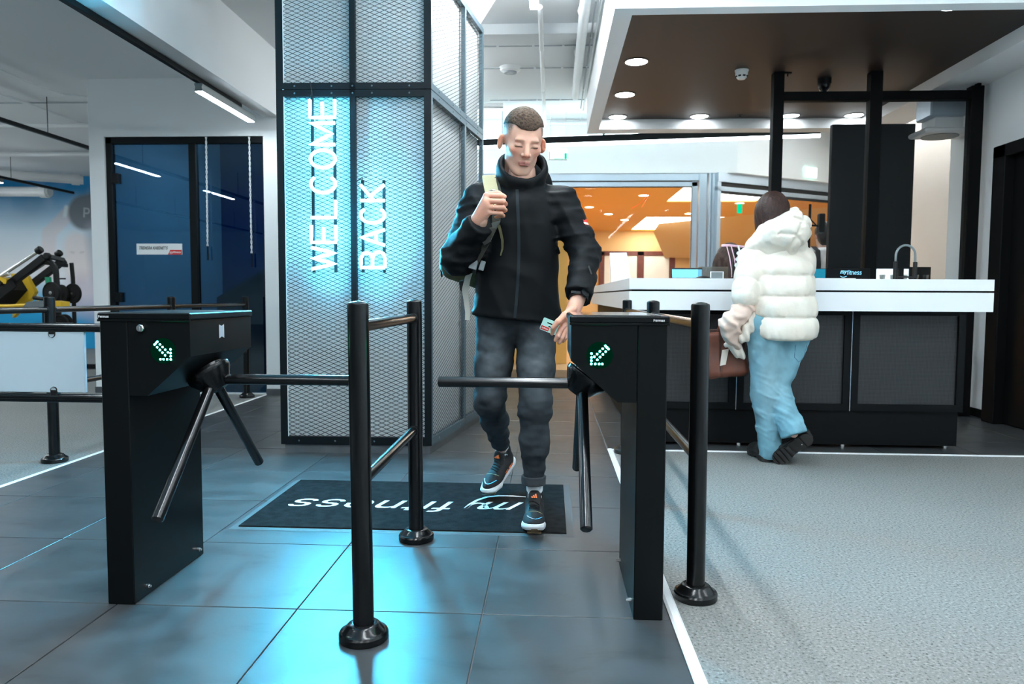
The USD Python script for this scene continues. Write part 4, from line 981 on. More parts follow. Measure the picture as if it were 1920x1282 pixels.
ls = thing('lit_shelf', 'bright lit shelf strip glimpsed behind the tap', 'shelf', (3.0, 7.3, 0))
M['shelfglow'] = em('lit_shelf_glow', (0.72, 0.90, 1.0), 0.9)
obj('light_strip', MB().box((3.20, 7.32, 1.195), (3.50, 7.34, 1.30)), M['shelfglow'], ls)
obj('cabinet', MB().box((3.1, 7.25, 0), (3.72, 7.6, 1.19), 0.004), M['kick'], ls)
obj('back', MB().box((3.1, 7.34, 1.19), (3.72, 7.36, 1.32)), M['kick'], ls)
GL = [3.23, 3.33, 3.44, 3.55, 3.64]
for i, x in enumerate(GL):
    g = thing('drinking_glass', 'small clear glass on the dark shelf cabinet, ' + ('first', 'second', 'third', 'fourth', 'fifth')[i] + ' from the left', 'glass', (x, 7.275, 1.1905), group='glasses on the shelf cabinet')
    obj('bowl', MB().lathe([(0.0, 0.0), (0.022, 0.0), (0.028, 0.05), (0.026, 0.05), (0.02, 0.004), (0, 0.004)], (x, 7.275, 1.1905), 14), M['clearplastic'], g)
ac = thing('air_conditioner', 'grey ceiling air unit hanging in the corner behind the perforated screen', 'air conditioner', (3.45, 6.8, 2.5))
obj('casing', MB().box((3.30, 6.62, 2.60), (3.60, 6.89, 2.8235), 0.012), M['alu'], ac)
obj('fascia_plate', MB().box((3.24, 6.58, 2.455), (3.67, 6.90, 2.50), 0.015).box((3.36, 6.66, 2.50), (3.6, 6.9, 2.60)), M['plastic'], ac)
obj('vent', MB().lathe([(0.0, 0.0), (0.15, 0.0), (0.152, 0.004)][::-1], (3.46, 6.77, 2.451), 28), M['ceilgrey'], ac)
obj('nozzle', MB().cyl((3.60, 6.68, 2.70), (3.66, 6.66, 2.70), 0.03, 14), M['plastic'], ac)
t = thing('coat_stand', 'black pole with a bracket and black box behind the screen', 'stand', (2.83, 7.9, 0))
obj('pole', MB().cyl((2.735, 7.9, 0.0), (2.735, 7.9, 2.0), 0.014, 12).lathe([(0.16, 0), (0.16, 0.015), (0.02, 0.025)], (2.735, 7.9, 0), 20), M['dark'], t)
obj('bracket', MB().cyl((2.735, 7.9, 1.78), (2.86, 7.9, 1.77), 0.010, 8).cyl((2.735, 7.9, 1.85), (2.81, 7.9, 1.775), 0.007, 8), M['dark'], t)
obj('speaker_box', MB().box((2.825, 7.86, 1.70), (2.885, 7.94, 1.90), 0.008), M['dark'], t)

# ================================================================== trainer room door plate, cords
t = thing('door_plate', 'white door plate with dark lettering and a red corner on the blue glass door', 'door sign', (-3.97, 7.22, 1.47))
obj('plate', MB().box((-4.213, 7.214, 1.415), (-3.739, 7.228, 1.526), 0.002), M['plastic'], t)
obj('red_corner', MB().hull([(x, y, z) for (x, z) in ((-3.885, 1.4155), (-3.86, 1.463), (-3.7395, 1.4155), (-3.7395, 1.463)) for y in (7.2128, 7.2142)]), M['red'], t, label='red slanted corner field')
b = MB().text('TRENERA KABINETS', 0.028, (-4.19, 7.2139, 1.468), (1, 0, 0), (0, 0, 1), 0.0008, True, width=0.30, shear=0.2); obj('lettering', b, M['frame'], t)
b = MB().text('myfitness', 0.019, (-3.868, 7.2127, 1.431), (1, 0, 0), (0, 0, 1), 0.0006, True, width=0.115, shear=0.2).tube([(-3.866, 7.2125, 1.428), (-3.855, 7.2125, 1.424), (-3.838, 7.2125, 1.426)], 0.0015, 5); obj('small_lettering', b, M['plastic'], t, label='small white lettering on the red field')
M['cord'] = pm('pale_bead_cord', (0.70, 0.75, 0.76), 0.4)
for x, x2, z0, lab in ((-3.45, -3.457, 1.50, 'pale twisted cord hanging at the left of the dark side pane'), (-3.01, -3.005, 1.43, 'pale twisted cord hanging at the right of the dark side pane')):
    t = thing('blind_cord', lab, 'cord', (x, 7.19, z0))
    for e in (0, math.pi):
        q = np.linspace(0, 1, 90)
        obj('strand', MB().tube(np.stack([x + (x2 - x) * q + 0.006 * np.cos(q * 70 + e), 7.186 + 0.006 * np.sin(q * 70 + e), 2.585 + (z0 - 2.585) * q], 1), 0.0042, 6), M['cord'], t)
    obj('weight', MB().cyl((x2, 7.186, z0 - 0.14), (x2, 7.186, z0), 0.008, 10, bev=0.003), M['frame'], t)

# ================================================================== gym corner
def mural():
    nx, nz = 240, 150
    u, v = np.meshgrid(np.linspace(-13.5, -7.4, nx), np.linspace(0, 3.16, nz), indexing='ij')
    P = np.stack([u, 0 * u + 13.0, v], -1).reshape(-1, 3)
    i, j = np.meshgrid(np.arange(nx - 1), np.arange(nz - 1), indexing='ij')
    f = np.stack([i * nz + j, (i + 1) * nz + j, (i + 1) * nz + j + 1, i * nz + j + 1], -1).reshape(-1, 4)
    x, z = P[:, 0], P[:, 2]
    def mixc(c, w, k):
        return c * (1 - w[:, None]) + A(k) * w[:, None]
    def soft(d, s):
        return np.clip(0.5 - d / s, 0, 1)
    blue = A([0.02, 0.30, 0.62]); c = np.tile(blue, (len(x), 1))
    c = mixc(c, np.clip((2.95 - z) / 0.8, 0, 1), (0.62, 0.82, 0.92))
    c = mixc(c, np.clip((2.3 - z) / 0.7, 0, 1), (0.86, 0.88, 0.90))
    c = mixc(c, np.clip((1.35 - z) / 0.5, 0, 1) * np.clip((-8.9 - x) / 0.35, 0, 1), (0.03, 0.42, 0.72))
    c = mixc(c, np.clip((1.0 - z) / 0.5, 0, 1), (0.02, 0.36, 0.68))
    n = fb(np.stack([x * 1.5, x * 0, z * 1.0], 1), 1.3, 3, 5)
    c = mixc(c, soft(-(n - 0.02), 0.25) * 0.25 * np.clip((z - 1) / 1, 0, 1), (0.70, 0.76, 0.88))
    def seg(a, b, r):
        a, b = A(a), A(b); q = np.stack([x, z], 1); ba = b - a; t_ = np.clip(((q - a) @ ba) / (ba @ ba), 0, 1)
        return np.linalg.norm(q - a - t_[:, None] * ba, axis=1) - r
    skin = (0.80, 0.66, 0.66)
    c = mixc(c, soft(np.minimum(seg((-9.30, 1.35), (-9.24, 2.12), 0.14), seg((-9.24, 2.12), (-8.87, 2.48), 0.13)), 0.06) * 0.55, skin)
    c = mixc(c, soft(seg((-8.55, 2.50), (-8.3, 2.55), 0.32), 0.08), (0.16, 0.19, 0.22))
    c = mixc(c, soft(seg((-8.72, 1.9), (-8.70, 1.45), 0.24), 0.12) * 0.6, (0.86, 0.74, 0.72))
    c = mixc(c, soft(seg((-8.42, 2.2), (-8.35, 1.3), 0.13), 0.15) * 0.5, (0.36, 0.38, 0.46))
    c = mixc(c, soft(seg((-8.93, 2.45), (-8.90, 2.60), 0.035), 0.03), (0.75, 0.85, 0.90))
    c = mixc(c, soft(seg((-8.65, 1.0), (-8.3, 0.8), 0.35), 0.3) * 0.5, (0.55, 0.45, 0.60))
    for a_, b2 in (((-8.84, 1.78), (-8.78, 1.77)), ((-8.66, 1.77), (-8.60, 1.78))):
        c = mixc(c, soft(seg(a_, b2, 0.012), 0.02) * 0.4, (0.35, 0.28, 0.30))
    return (P, f), c
M['mural'] = vcol('printed_mural', 0.5, 0.3)
g = thing('wall_mural', 'large blue and white wall print of a woman lifting her arm, in the gym', 'wall print', (-10, 13, 0))
gm, gc = mural(); obj('print', gm, M['mural'], g, col=gc)
obj('wall_slab', MB().box((-14, 13.005, 0), (-4.6, 13.1, 3.2)), M['wall'], g)
obj('cap_lettering', MB().text('PRO', 0.17, (-8.60, 12.998, 2.42), (1, 0, -0.05), (0.05, 0, 1), 0.002, True), M['conduit'], g, label='grey cap lettering')

# side elevation of the plate-loaded machine, 1 unit = 7 mm, u to the right, v upwards
def E2(u, v, y):
    return A([-7.055 + 0.00702 * u, y, 4.708 - 0.0067 * v])
lp_ = thing('leg_press', 'black and yellow inclined leg press machine with steel guide rods', 'gym machine', (-6.6, 9.1, 0))
for k, (du, dy) in enumerate(((0, 8.75), (-34, 9.45))):
    obj('incline_beam', MB().obox(E2(-60 + du, 612, dy), E2(110 + du, 484, dy), 0.07, 0.09, bev=0.006), M['blackplastic'], lp_)
    obj('guide_rod', MB().cyl(E2(-40 + du, 570, dy - 0.03) + A([0, 0, 0.03]), E2(103 + du, 472, dy - 0.03), 0.022, 14), M['steel'], lp_)
    obj('end_cap', MB().cyl(E2(98 + du, 475, dy - 0.03), E2(107 + du, 468.5, dy - 0.03), 0.045, 18, bev=0.01), M['blackplastic'], lp_)
obj('cross_beam', MB().obox(E2(70, 484, 9.47), E2(118, 482, 8.70), 0.07, 0.05, bev=0.005).obox(E2(80, 495, 9.45), E2(96, 492, 8.75), 0.05, 0.05, bev=0.005), M['blackplastic'], lp_)
obj('pulley', MB().cyl(E2(120, 482, 8.66), E2(120, 482, 8.72), 0.04, 16, bev=0.008), M['blackplastic'], lp_)
an = np.linspace(0, math.pi / 2, 8)
obj('upright', MB().tube([E2(104, 486, 8.78)] + [E2(106 + 20 * math.sin(q), 512 - 22 * math.cos(q), 8.78) for q in an] + [E2(128, 560, 8.78), E2(129, 702, 8.78)], 0.034, 12), M['blackplastic'], lp_)
obj('upright', MB().tube([E2(90, 490, 9.45), E2(92, 520, 9.45), E2(93, 702, 9.45)], 0.026, 12), M['blackplastic'], lp_)
obj('plate_peg', MB().cyl(E2(80, 522, 9.3), E2(92, 522, 9.3), 0.01, 8), M['blackplastic'], lp_)
c = MB(); c.hull([E2(u, v, y) for u, v in ((-20, 512), (8, 512), (26, 548), (18, 562), (-20, 600)) for y in (8.72, 8.80)]); c.hull([E2(u, v, y) for u, v in ((-20, 512), (8, 512), (26, 548), (18, 562), (-20, 600)) for y in (9.35, 9.42)]); c.hull([E2(u, v, y) for u, v in ((16, 518), (43, 524), (41, 534), (14, 532)) for y in (8.70, 8.78)])
obj('carriage', c, M['yellow'], lp_, label='yellow carriage plates')
obj('carriage_pad', MB().hull([E2(u, v, y) for u, v in ((-25, 520), (-2, 520), (12, 545), (-20, 580)) for y in (8.80, 9.35)]), M['rubberblack'], lp_)
obj('horn', MB().cyl(E2(36, 520, 8.70), E2(64, 516, 8.55), 0.02, 14, bev=0.006), M['steel'], lp_)
obj('strap', MB().obox(E2(8, 512, 8.69), E2(34, 535, 8.69), 0.02, 0.05), M['rubberblack'], lp_)
obj('foot_frame', MB().obox(E2(-80, 697, 8.78), E2(140, 697, 8.78), 0.08, 0.06, bev=0.006).obox(E2(-80, 697, 9.45), E2(140, 697, 9.45), 0.08, 0.06, bev=0.006).obox(E2(-40, 612, 8.78), E2(-40, 697, 8.78), 0.07, 0.07, upv=(0, 1, 0)).obox(E2(-74, 612, 9.45), E2(-74, 697, 9.45), 0.07, 0.07, upv=(0, 1, 0)), M['blackplastic'], lp_)
obj('step_strip', MB().obox(E2(-40, 606, 8.70), E2(58, 532, 8.70), 0.03, 0.10), M['rubberblack'], lp_)
cb = thing('cable_machine', 'black and yellow bench machine with a grey pad, partly behind the wall corner', 'gym machine', (-6.1, 8.6, 0))
obj('lever_arm', MB().tube([E2(38, 574, 8.40), E2(80, 574, 8.40), E2(118, 572, 8.40), E2(130, 566, 8.40), E2(131, 556, 8.40)], [0.016, 0.02, 0.02, 0.014, 0.010], 12), M['yellow'], cb, label='yellow lever arm')
obj('grip', MB().cyl(E2(26, 570, 8.40), E2(42, 574, 8.40), 0.014, 12, bev=0.004), M['steel'], cb)
obj('pad', MB().hull([E2(u, v, y) for u, v in ((124, 576), (132, 566), (158, 564), (168, 578)) for y in (8.2, 8.5)]), M['ceilgrey'], cb)
obj('roller', MB().cyl(E2(133, 559, 8.3), E2(166, 563, 8.3), 0.022, 14, bev=0.005), M['blackplastic'], cb)
obj('yellow_bracket', MB().hull([E2(u, v, y) for u, v in ((167, 564), (182, 566), (182, 575), (167, 575)) for y in (8.3, 8.45)]), M['yellow'], cb)
obj('frame', MB().obox(E2(146, 578, 8.4), E2(146, 702, 8.4), 0.08, 0.08, upv=(0, 1, 0), bev=0.006).obox(E2(120, 700, 8.4), E2(182, 700, 8.4), 0.08, 0.05, bev=0.006).obox(E2(100, 700, 8.2), E2(100, 700, 8.7), 0.08, 0.05).hull([E2(u, v, y) for u, v in ((133, 640), (182, 640), (182, 672), (140, 668)) for y in (8.25, 8.55)]), M['blackplastic'], cb)
obj('stack_block', MB().hull([E2(u, v, y) for u, v in ((136, 604), (182, 604), (182, 640), (136, 640)) for y in (8.3, 8.5)]), M['ceilgrey'], cb)
src = None
PL = [((133, 550), 'round black weight plate beside the wall corner'), ((100, 551), 'thin black weight plate behind the railing post'), ((76, 553), 'round black weight plate on the thin upright of the leg press'), ((147, 610), 'low black weight plate below the rail at the wall corner'), ((82, 612), 'low black weight plate below the rail by the post'), ((-4, 600), 'black weight plate at the left edge of the picture')]
for i, ((u, v), lab) in enumerate(PL):
    c = E2(u, v, 8.62 if i in (0, 3, 5) else 9.36)
    if src is None:
        src = thing('weight_plate', lab, 'weight plate', c, group=None)
        R_ = 0.132
        obj('disc', MB().lathe([(0.02, -0.018), (R_ * 0.45, -0.018), (R_ * 0.5, -0.012), (R_ * 0.86, -0.012), (R_ * 0.9, -0.02), (R_ - 0.004, -0.02), (R_, -0.014), (R_, 0.014), (R_ - 0.004, 0.02), (0.02, 0.02)], c, 36, axis=(0.25, 1, 0)), M['rubberblack'], src)
        obj('hub_cap', MB().lathe([(0.022, -0.022), (0.022, 0.022), (0.014, 0.022), (0.014, -0.022), (0.022, -0.022)], c, 20, axis=(0.25, 1, 0)), M['steel'], src)
        src_c = c
    else:
        dup(src, c, lab)
t = thing('resistance_band', 'green band hanging beside the curved black upright', 'resistance band', E2(116, 545, 8.74))
obj('strip', MB().hull([E2(u, v, y) for u, v in ((113, 521), (121, 521), (122, 540), (115, 540)) for y in (8.70, 8.74)]).hull([E2(u, v, y) for u, v in ((115, 540), (122, 540), (117, 620), (110, 622)) for y in (8.70, 8.74)]), M['green'], t)
# ================================================================== people
M['skin'] = vcol('skin', 0.48, 0.4, sss=0.25)
M['hairmat'] = vcol('short_hair', 0.7, 0.25, bump=(420, 0.9, 0.004))
M['jacket'] = pm('black_softshell', (0.0042, 0.0052, 0.0062), 0.62, spec=0.12, bump=(800, 0.15, 0.0006))
M['zip'] = pm('zip_tape', (0.008, 0.014, 0.019), 0.6, spec=0.2)
M['seam'] = pm('jacket_seam', (0.018, 0.021, 0.023), 0.45)
M['greyjeans'] = vcol('grey_washed_denim', 0.85, 0.15, bump=(1200, 0.35, 0.0006))
M['cuff'] = pm('rolled_denim_cuff', (0.030, 0.036, 0.042), 0.85, bump=(1200, 0.35, 0.0006))
M['sock'] = pm('white_sock', (0.74, 0.78, 0.80), 0.9, bump=(500, 0.3, 0.001))
M['shoe'] = pm('black_knit_shoe', (0.006, 0.006, 0.0075), 0.7, bump=(900, 0.3, 0.0008))
M['shoetrim'] = pm('dark_blue_toe_overlay', (0.018, 0.020, 0.032), 0.35)
M['sole'] = pm('white_foam_sole', (0.74, 0.76, 0.77), 0.55)
M['outsole'] = pm('tan_rubber_outsole', (0.20, 0.13, 0.065), 0.6)
M['bluestripe'] = pm('blue_reflective_stripe', (0.08, 0.42, 0.62), 0.3)
M['greystripe'] = pm('grey_reflective_stripe', (0.45, 0.45, 0.46), 0.3)
M['olive'] = pm('olive_canvas', (0.085, 0.082, 0.035), 0.85, bump=(700, 0.3, 0.0008), var=(9, 0.35))
M['khaki'] = pm('khaki_webbing', (0.42, 0.38, 0.23), 0.85, bump=(500, 0.3, 0.0008))
M['darkweb'] = pm('dark_olive_webbing', (0.035, 0.035, 0.026), 0.8, bump=(500, 0.3, 0.0008))
M['palestrap'] = pm('pale_beige_strap', (0.50, 0.50, 0.44), 0.85)
M['mintcard'] = pm('mint_card', (0.42, 0.72, 0.66), 0.35)

def frame_of(f, upv=(0, 0, 1)):
    """columns: x = f x up, y = f, z = up'."""
    f = A(f, float); f /= np.linalg.norm(f)
    x = np.cross(f, A(upv, float)); x /= np.linalg.norm(x)
    return np.stack([x, f, np.cross(x, f)], 1)
def head_sdf(q, full=True):
    d = ell(q, (0, -.012, .036), (.077, .099, .101))
    d = smin(d, ell(q, (0, .026, -.035), (.0565, .070, .100)), .03)
    d = smin(d, cap(q, (-.010, .068, -.120), (.010, .068, -.120), .018), .025)
    for s in (-1, 1):
        d = smin(d, cap(q, (s * .041, .012, -.072), (s * .024, .045, -.108), .018, .015), .03)
        d = smin(d, ell(q, (s * .042, .060, -.022), (.020, .020, .018)), .025)
    d = smin(d, cap(q, (-.034, .083, .022), (.034, .083, .022), .0066), .018)
    for s in (-1, 1):
        d = smax(d, -ell(q, (s * .031, .116, .000), (.020, .022, .015)), .014)
        d = smin(d, ell(q, (s * .031, .0815, -.001), (.0155, .012, .0105)), .004)
        d = smin(d, cap(q, (s * .016, .0905, .0195), (s * .044, .083, .0190), .0030, .0024), .010)
    d = smin(d, cap(q, (0, .090, .012), (0, .113, -.034), .0072, .0112), .012)
    for s in (-1, 1):
        d = smin(d, ell(q, (s * .0125, .099, -.039), (.0078, .010, .0075)), .005)
        d = smax(d, -ell(q, (s * .007, .108, -.0465), (.0035, .005, .004)), .003)
    d = smin(d, smin(cap(q, (-.019, .0885, -.071), (0, .0965, -.0685), .0032, .0038), cap(q, (0, .0945, -.0685), (.019, .0885, -.071), .0042, .0034), .003), .006)
    d = smin(d, cap(q, (-.014, .0910, -.0812), (.014, .0910, -.0812), .0054), .006)
    d = smax(d, -cap(q, (-.022, .0965, -.0755), (.022, .0965, -.0755), .0016), .003)
    d = smax(d, -ell(q, (0, .098, -.094), (.016, .008, .006)), .008)
    for s in (-1, 1):
        d = smin(d, ell(q, (s * .084, -.016, -.012), (.0085, .023, .033), rotm('z', -s * 34)), .008)
        d = smax(d, -ell(q, (s * .092, .002, -.008), (.0040, .010, .018), rotm('z', -s * 34)), .006)
    return smin(d, cap(q, (0, -.028, -.075), (0, -.052, -.23), .054, .060), .025)
def head_col(q, skin, lips, brow, hairc, fade):
    c = np.tile(A(skin, float), (len(q), 1))
    def mx(w, k):
        nonlocal c
        w = np.clip(w, 0, 1)[:, None]; c = c * (1 - w) + A(k) * w
    x, y, z = q[:, 0], q[:, 1], q[:, 2]; ax = np.abs(x)
    red = A(skin) * A([1.05, .72, .66])
    mx((1 - np.hypot(ax - .042, z + .03) / .03) * (y > .03) * .5, red)
    mx((1 - np.hypot(x, z + .036) / .02) * (y > .08) * .6, red)
    mx((ax > .081) * (z < .04) * (z > -.06) * .35, A(skin) * A([1.1, .55, .45]))
    lipw = np.where(z > -.0755, 1 - np.abs(z + .0705) / .0065, 1 - np.abs(z + .081) / .0075) * 2 * (y > .075) * np.clip((.024 - ax) / .006, 0, 1)
    mx(lipw * .85, lips)
    mx((1 - np.abs(z + .0757) / .0024) * 1.5 * (y > .08) * np.clip((.024 - ax) / .004, 0, 1), A(lips) * .35)
    mx((1 - np.abs(z - .0205 + .15 * np.clip(ax - .032, 0, 1)) / .0062) * 1.4 * (y > .06) * np.clip((ax - .010) / .006, 0, 1) * np.clip((.050 - ax) / .008, 0, 1) * .6, brow)
    ez = -.0065 - 0.10 * (ax - .031) ** 2 / .03
    mx((1 - np.abs(z - ez) / .0028) * 1.8 * (y > .06) * np.clip((.0165 - np.abs(ax - .031)) / .004, 0, 1), (.03, .02, .018))
    mx((1 - np.abs(z - .006) / .003) * (y > .06) * np.clip((.016 - np.abs(ax - .031)) / .005, 0, 1) * .35, A(skin) * .45)
    if fade:
        n = fb(q, 260, 2, 3)
        w = np.clip((z - .012) / .050, 0, 1) ** 1.2 * np.clip((.058 - y) / .012, 0, 1) * np.clip((ax - .045) / .015, 0, 1)
        mx(w * (.80 + n), hairc)
        mx((1 - np.hypot(y - .035, z + .075) / .075) * .16 * (z < -.03), A(skin) * .62)
    return c
def hand(wrist, fwd, side, chains, thumb, seed=0, w=.040):
    """SDF of a hand: palm + given finger chains (world points)."""
    def fn(P):
        k = [c[0] for c in chains]
        d = None
        for a in k:
            c = cap(P, wrist, a, .024, .0125); d = c if d is None else smin(d, c, .012)
        d = smin(d, cap(P, wrist, np.mean(k, 0), .024, .018), .02)
        for c, r in zip(chains, (.0098, .0102, .0096, .0082)):
            f = chain(P, c, [r * 1.12, r * 1.02, r * .95, r * .82][:len(c)], .004)
            d = smin(d, f, .0035)
        f = chain(P, thumb, [.016, .0125, .0112, .0098][:len(thumb)], .006)
        return smin(d, f, .006)
    return fn
def join(parts):
    v, f, c, n = [], [], [], 0
    for (V, F), C in parts:
        v.append(V); f.append(np.asarray(F) + n); c.append(C); n += len(V)
    return (np.vstack(v), np.vstack(f)), np.vstack(c)
def front_y(fn, x, z, y0, y1, n=160):
    ys = np.linspace(y0, y1, n); d = fn(np.stack([np.full(n, x), ys, np.full(n, z)], 1).astype(np.float32))
    i = np.argmax(d < 0)
    return ys[i] if d[i] < 0 else y1
# ------------------------------------------------------------------ the walking man
HC = A([-0.126, 3.165, 1.676])
psi, th = math.radians(15), math.radians(22)
HR = frame_of((math.sin(psi) * math.cos(th), -math.cos(psi) * math.cos(th), -math.sin(th)), (0.05, 0, 1))
HS = 0.985
HX = A([1.12, 1.04, 1.0]) * HS
def head_loc(P):
    return ((P - HC) @ HR) / HX
def man_head(P):
    return head_sdf(head_loc(P)) * HS
SHR, ELR, WRR = A([-.333, 3.225, 1.425]), A([-.392, 3.10, 1.178]), A([-.293, 2.985, 1.305])
SHL, ELL, WRL = A([.058, 3.225, 1.42]), A([.150, 3.14, 1.195]), A([.116, 2.945, 1.02])
HPR, KNR, ANR = A([-.235, 3.27, .90]), A([-.272, 3.27, .535]), A([-.236, 3.605, .245])
HPL, KNL, ANL = A([-.062, 3.27, .90]), A([-.063, 3.185, .53]), A([-.068, 3.21, .17])
def jacket_core(P):
    z = P[:, 2]
    a = np.interp(z, [.86, .95, 1.10, 1.26, 1.38, 1.44], [.203, .196, .180, .171, .176, .140]); b = np.interp(z, [.86, 1.0, 1.15, 1.32, 1.44], [.132, .128, .122, .130, .105])
    cx = np.interp(z, [.9, 1.4], [-.150, -.142]); cy = np.interp(z, [.9, 1.1, 1.4], [3.25, 3.235, 3.225])
    e = ((np.abs((P[:, 0] - cx) / a) ** 2.4 + np.abs((P[:, 1] - cy) / b) ** 2.4) ** (1 / 2.4) - 1) * b
    d = smax(e, z - 1.43, .06).astype(np.float32)
    d = smin(d, cap(P, (-.30, 3.225, 1.43), (.02, 3.225, 1.425), .066), .05)
    d = smin(d, cap(P, (-.13, 3.225, 1.42), (-.128, 3.225, 1.49), .115, .085), .05)
    d = smin(d, chain(P, [SHR + A([.012, 0, -.01]), ELR], [.068, .073], .02), .06)
    d = smin(d, chain(P, [ELR, WRR], [.074, .050], .02), .015)
    d = smin(d, chain(P, [SHL + A([-.010, 0, -.01]), ELL, WRL], [.069, .065, .050], .02), .035)
    d = smin(d, ell(P, (-.13, 3.36, 1.52), (.135, .075, .115)), .04)
    # standing collar / hood rim: a tilted ring, low at the throat
    q = P - A([-.126, 3.205, 1.562], np.float32); t_ = math.radians(44)
    yy, zz = q[:, 1] * math.cos(t_) + q[:, 2] * math.sin(t_), -q[:, 1] * math.sin(t_) + q[:, 2] * math.cos(t_)
    ring = np.hypot(np.hypot(q[:, 0] * .98, yy * .86) - .096, zz * .50) - .016
    return smin(d, ring, .020)
def jacket(P):
    P = np.asarray(P, np.float32)
    d = jacket_core(P)
    rg = 1 - np.abs(fb(P * A([1.2, 1, .55]) + P[:, 2:] * A([.5, 0, 0]), 7, 2, 11)) * 4
    fold = fb(P * A([1, 1, .5]), 7, 2, 5) * .010 - np.clip(rg - .35, 0, 1) * .009
    arm = np.minimum(cap(P, SHR, ELR, .0), cap(P, ELL, WRL, .0)); arm = np.minimum(arm, cap(P, ELR, WRR, 0)); arm = np.minimum(arm, cap(P, SHL, ELL, 0))
    fold += np.where(arm < .11, fb(P * A([.6, .6, 1.8]), 13, 2, 4) * .013 - np.clip(.72 - np.abs(fb(P * A([.5, .5, 1.6]), 11, 2, 9)) * 5, 0, 1) * .010, 0)
    fold += np.clip((1.0 - P[:, 2]) / .15, 0, 1) * np.sin(P[:, 2] * 110 + P[:, 0] * 14) * .002
    d = d + fold
    d = smax(d, -cap(P, (-.127, 3.20, 1.475), (-.118, 3.13, 1.70), .060, .092), .012)
    d = smax(d, -(P[:, 2] - (.908 - .10 * (P[:, 0] + .15))), .008)
    for a, b_ in ((ELR, WRR), (ELL, WRL)):               # sleeves end at the wrists
        n_ = (b_ - a) / np.linalg.norm(b_ - a)
        near = np.linalg.norm(P - b_, axis=1) < .11
        d = np.where(near, smax(d, (P - b_) @ n_.astype(np.float32) - .012, .008), d)
    return d
def jeans(P):
    d = chain(P, [HPR + A([0, 0, .02]), HPR + (KNR - HPR) * .55, KNR, KNR + (ANR - KNR) * .35, ANR], [.100, .083, .070, .064, .041], .03)
    e = chain(P, [HPL + A([0, 0, .02]), HPL + (KNL - HPL) * .55, KNL, KNL + (ANL - KNL) * .45, ANL + A([0, 0, .03])], [.100, .081, .071, .063, .046], .03)
    d = smin(d, e, .012)
    d = smin(d, cap(P, (-.20, 3.27, .95), (-.095, 3.27, .95), .118), .05)
    kz = np.minimum(np.abs(P[:, 2] - .50) / .10, np.abs(P[:, 2] - .30) / .12)
    d = d + fb(P * A([.8, .8, 2.2]), 13, 3, 2) * .012 * (1 + 1.3 * np.clip(1 - kz, 0, 1)) + fb(P, 26, 2, 8) * .005
    for a, b_ in ((KNR, ANR + (KNR - ANR) * .12), (KNL, ANL + A([0, 0, .01]))):
        n_ = ((b_ - a) / np.linalg.norm(b_ - a)).astype(np.float32)
        d = np.where(np.linalg.norm(P - b_, axis=1) < .12, smax(d, (P - b_) @ n_, .006), d)
    return d
MCP = [A([-.262, 2.945, 1.418]), A([-.266, 2.935, 1.395]), A([-.262, 2.938, 1.371]), A([-.252, 2.945, 1.350])]
PIP = [A([-.200, 2.940, 1.415]), A([-.192, 2.930, 1.392]), A([-.193, 2.935, 1.368]), A([-.201, 2.945, 1.346])]
DIP = [p + A([.006, .036, -.006]) for p in PIP]; TIP = [p + A([-.026, .046, -.010]) for p in PIP]
HRc = [[a, b, c, e] for a, b, c, e in zip(MCP, PIP, DIP, TIP)]
thR = [A([-.285, 2.975, 1.355]), A([-.252, 2.968, 1.425]), A([-.215, 2.965, 1.428]), A([-.190, 2.962, 1.415])]
hand_r = hand(WRR + A([-.004, -.008, .018]), None, None, HRc, thR)
K2 = [A([.058, 2.865, .925]), A([.068, 2.875, .915]), A([.080, 2.888, .910]), A([.092, 2.900, .912])]
P2_ = [A([.024, 2.838, .905]), A([.040, 2.845, .882]), A([.056, 2.858, .874]), A([.074, 2.872, .876])]
D2 = [A([.012, 2.830, .885]), A([.030, 2.834, .858]), A([.046, 2.846, .848]), A([.063, 2.862, .852])]
T2 = [A([.008, 2.836, .868]), A([.022, 2.838, .842]), A([.036, 2.846, .832]), A([.052, 2.862, .836])]
thL = [A([.090, 2.885, .965]), A([.055, 2.842, .940]), A([.030, 2.822, .915]), A([.012, 2.820, .893])]
hand_l = hand(WRL + A([-.004, -.006, -.012]), None, None, [[a, b, c, e] for a, b, c, e in zip(K2, P2_, D2, T2)], thL)
SKIN, LIP, BROW = (.60, .345, .255), (.46, .19, .16), (.20, .125, .085)
man = thing('person', 'man in a black hooded jacket walking through the turnstile, looking at his card', 'person', (-.15, 3.25, 0))
def body_core(P):
    d = cap(P, (-.22, 3.23, 1.36), (-.07, 3.23, 1.36), .065); d = smin(d, cap(P, (-.19, 3.25, 1.0), (-.11, 3.25, 1.0), .065), .06)
    for c, r in (([SHR, ELR, WRR + (WRR - ELR) * .12], [.055, .042, .027]), ([SHL, ELL, WRL + (WRL - ELL) * .10], [.055, .042, .027]), ([HPR, KNR, ANR], [.068, .045, .024]), ([HPL, KNL, ANL], [.068, .045, .024])):
        d = smin(d, chain(P, c, r, .02), .02)
    return smin(d, cap(P, (-.13, 3.21, 1.42), (-.128, 3.19, 1.55), .06), .03)
V1 = nets(man_head, HC - A([.13, .16, .24]), HC + A([.13, .16, .19]), .0036, 1)
V2 = nets(body_core, (-.50, 2.9, .08), (.24, 3.72, 1.6), .013, 1)
V3 = nets(hand_r, (-.34, 2.88, 1.27), (-.15, 3.06, 1.46), .0028, 1)
V4 = nets(hand_l, (-.04, 2.78, .79), (.17, 3.0, 1.06), .0028, 1)
C1 = head_col(head_loc(V1[0]), SKIN, LIP, BROW, (.075, .055, .045), True)
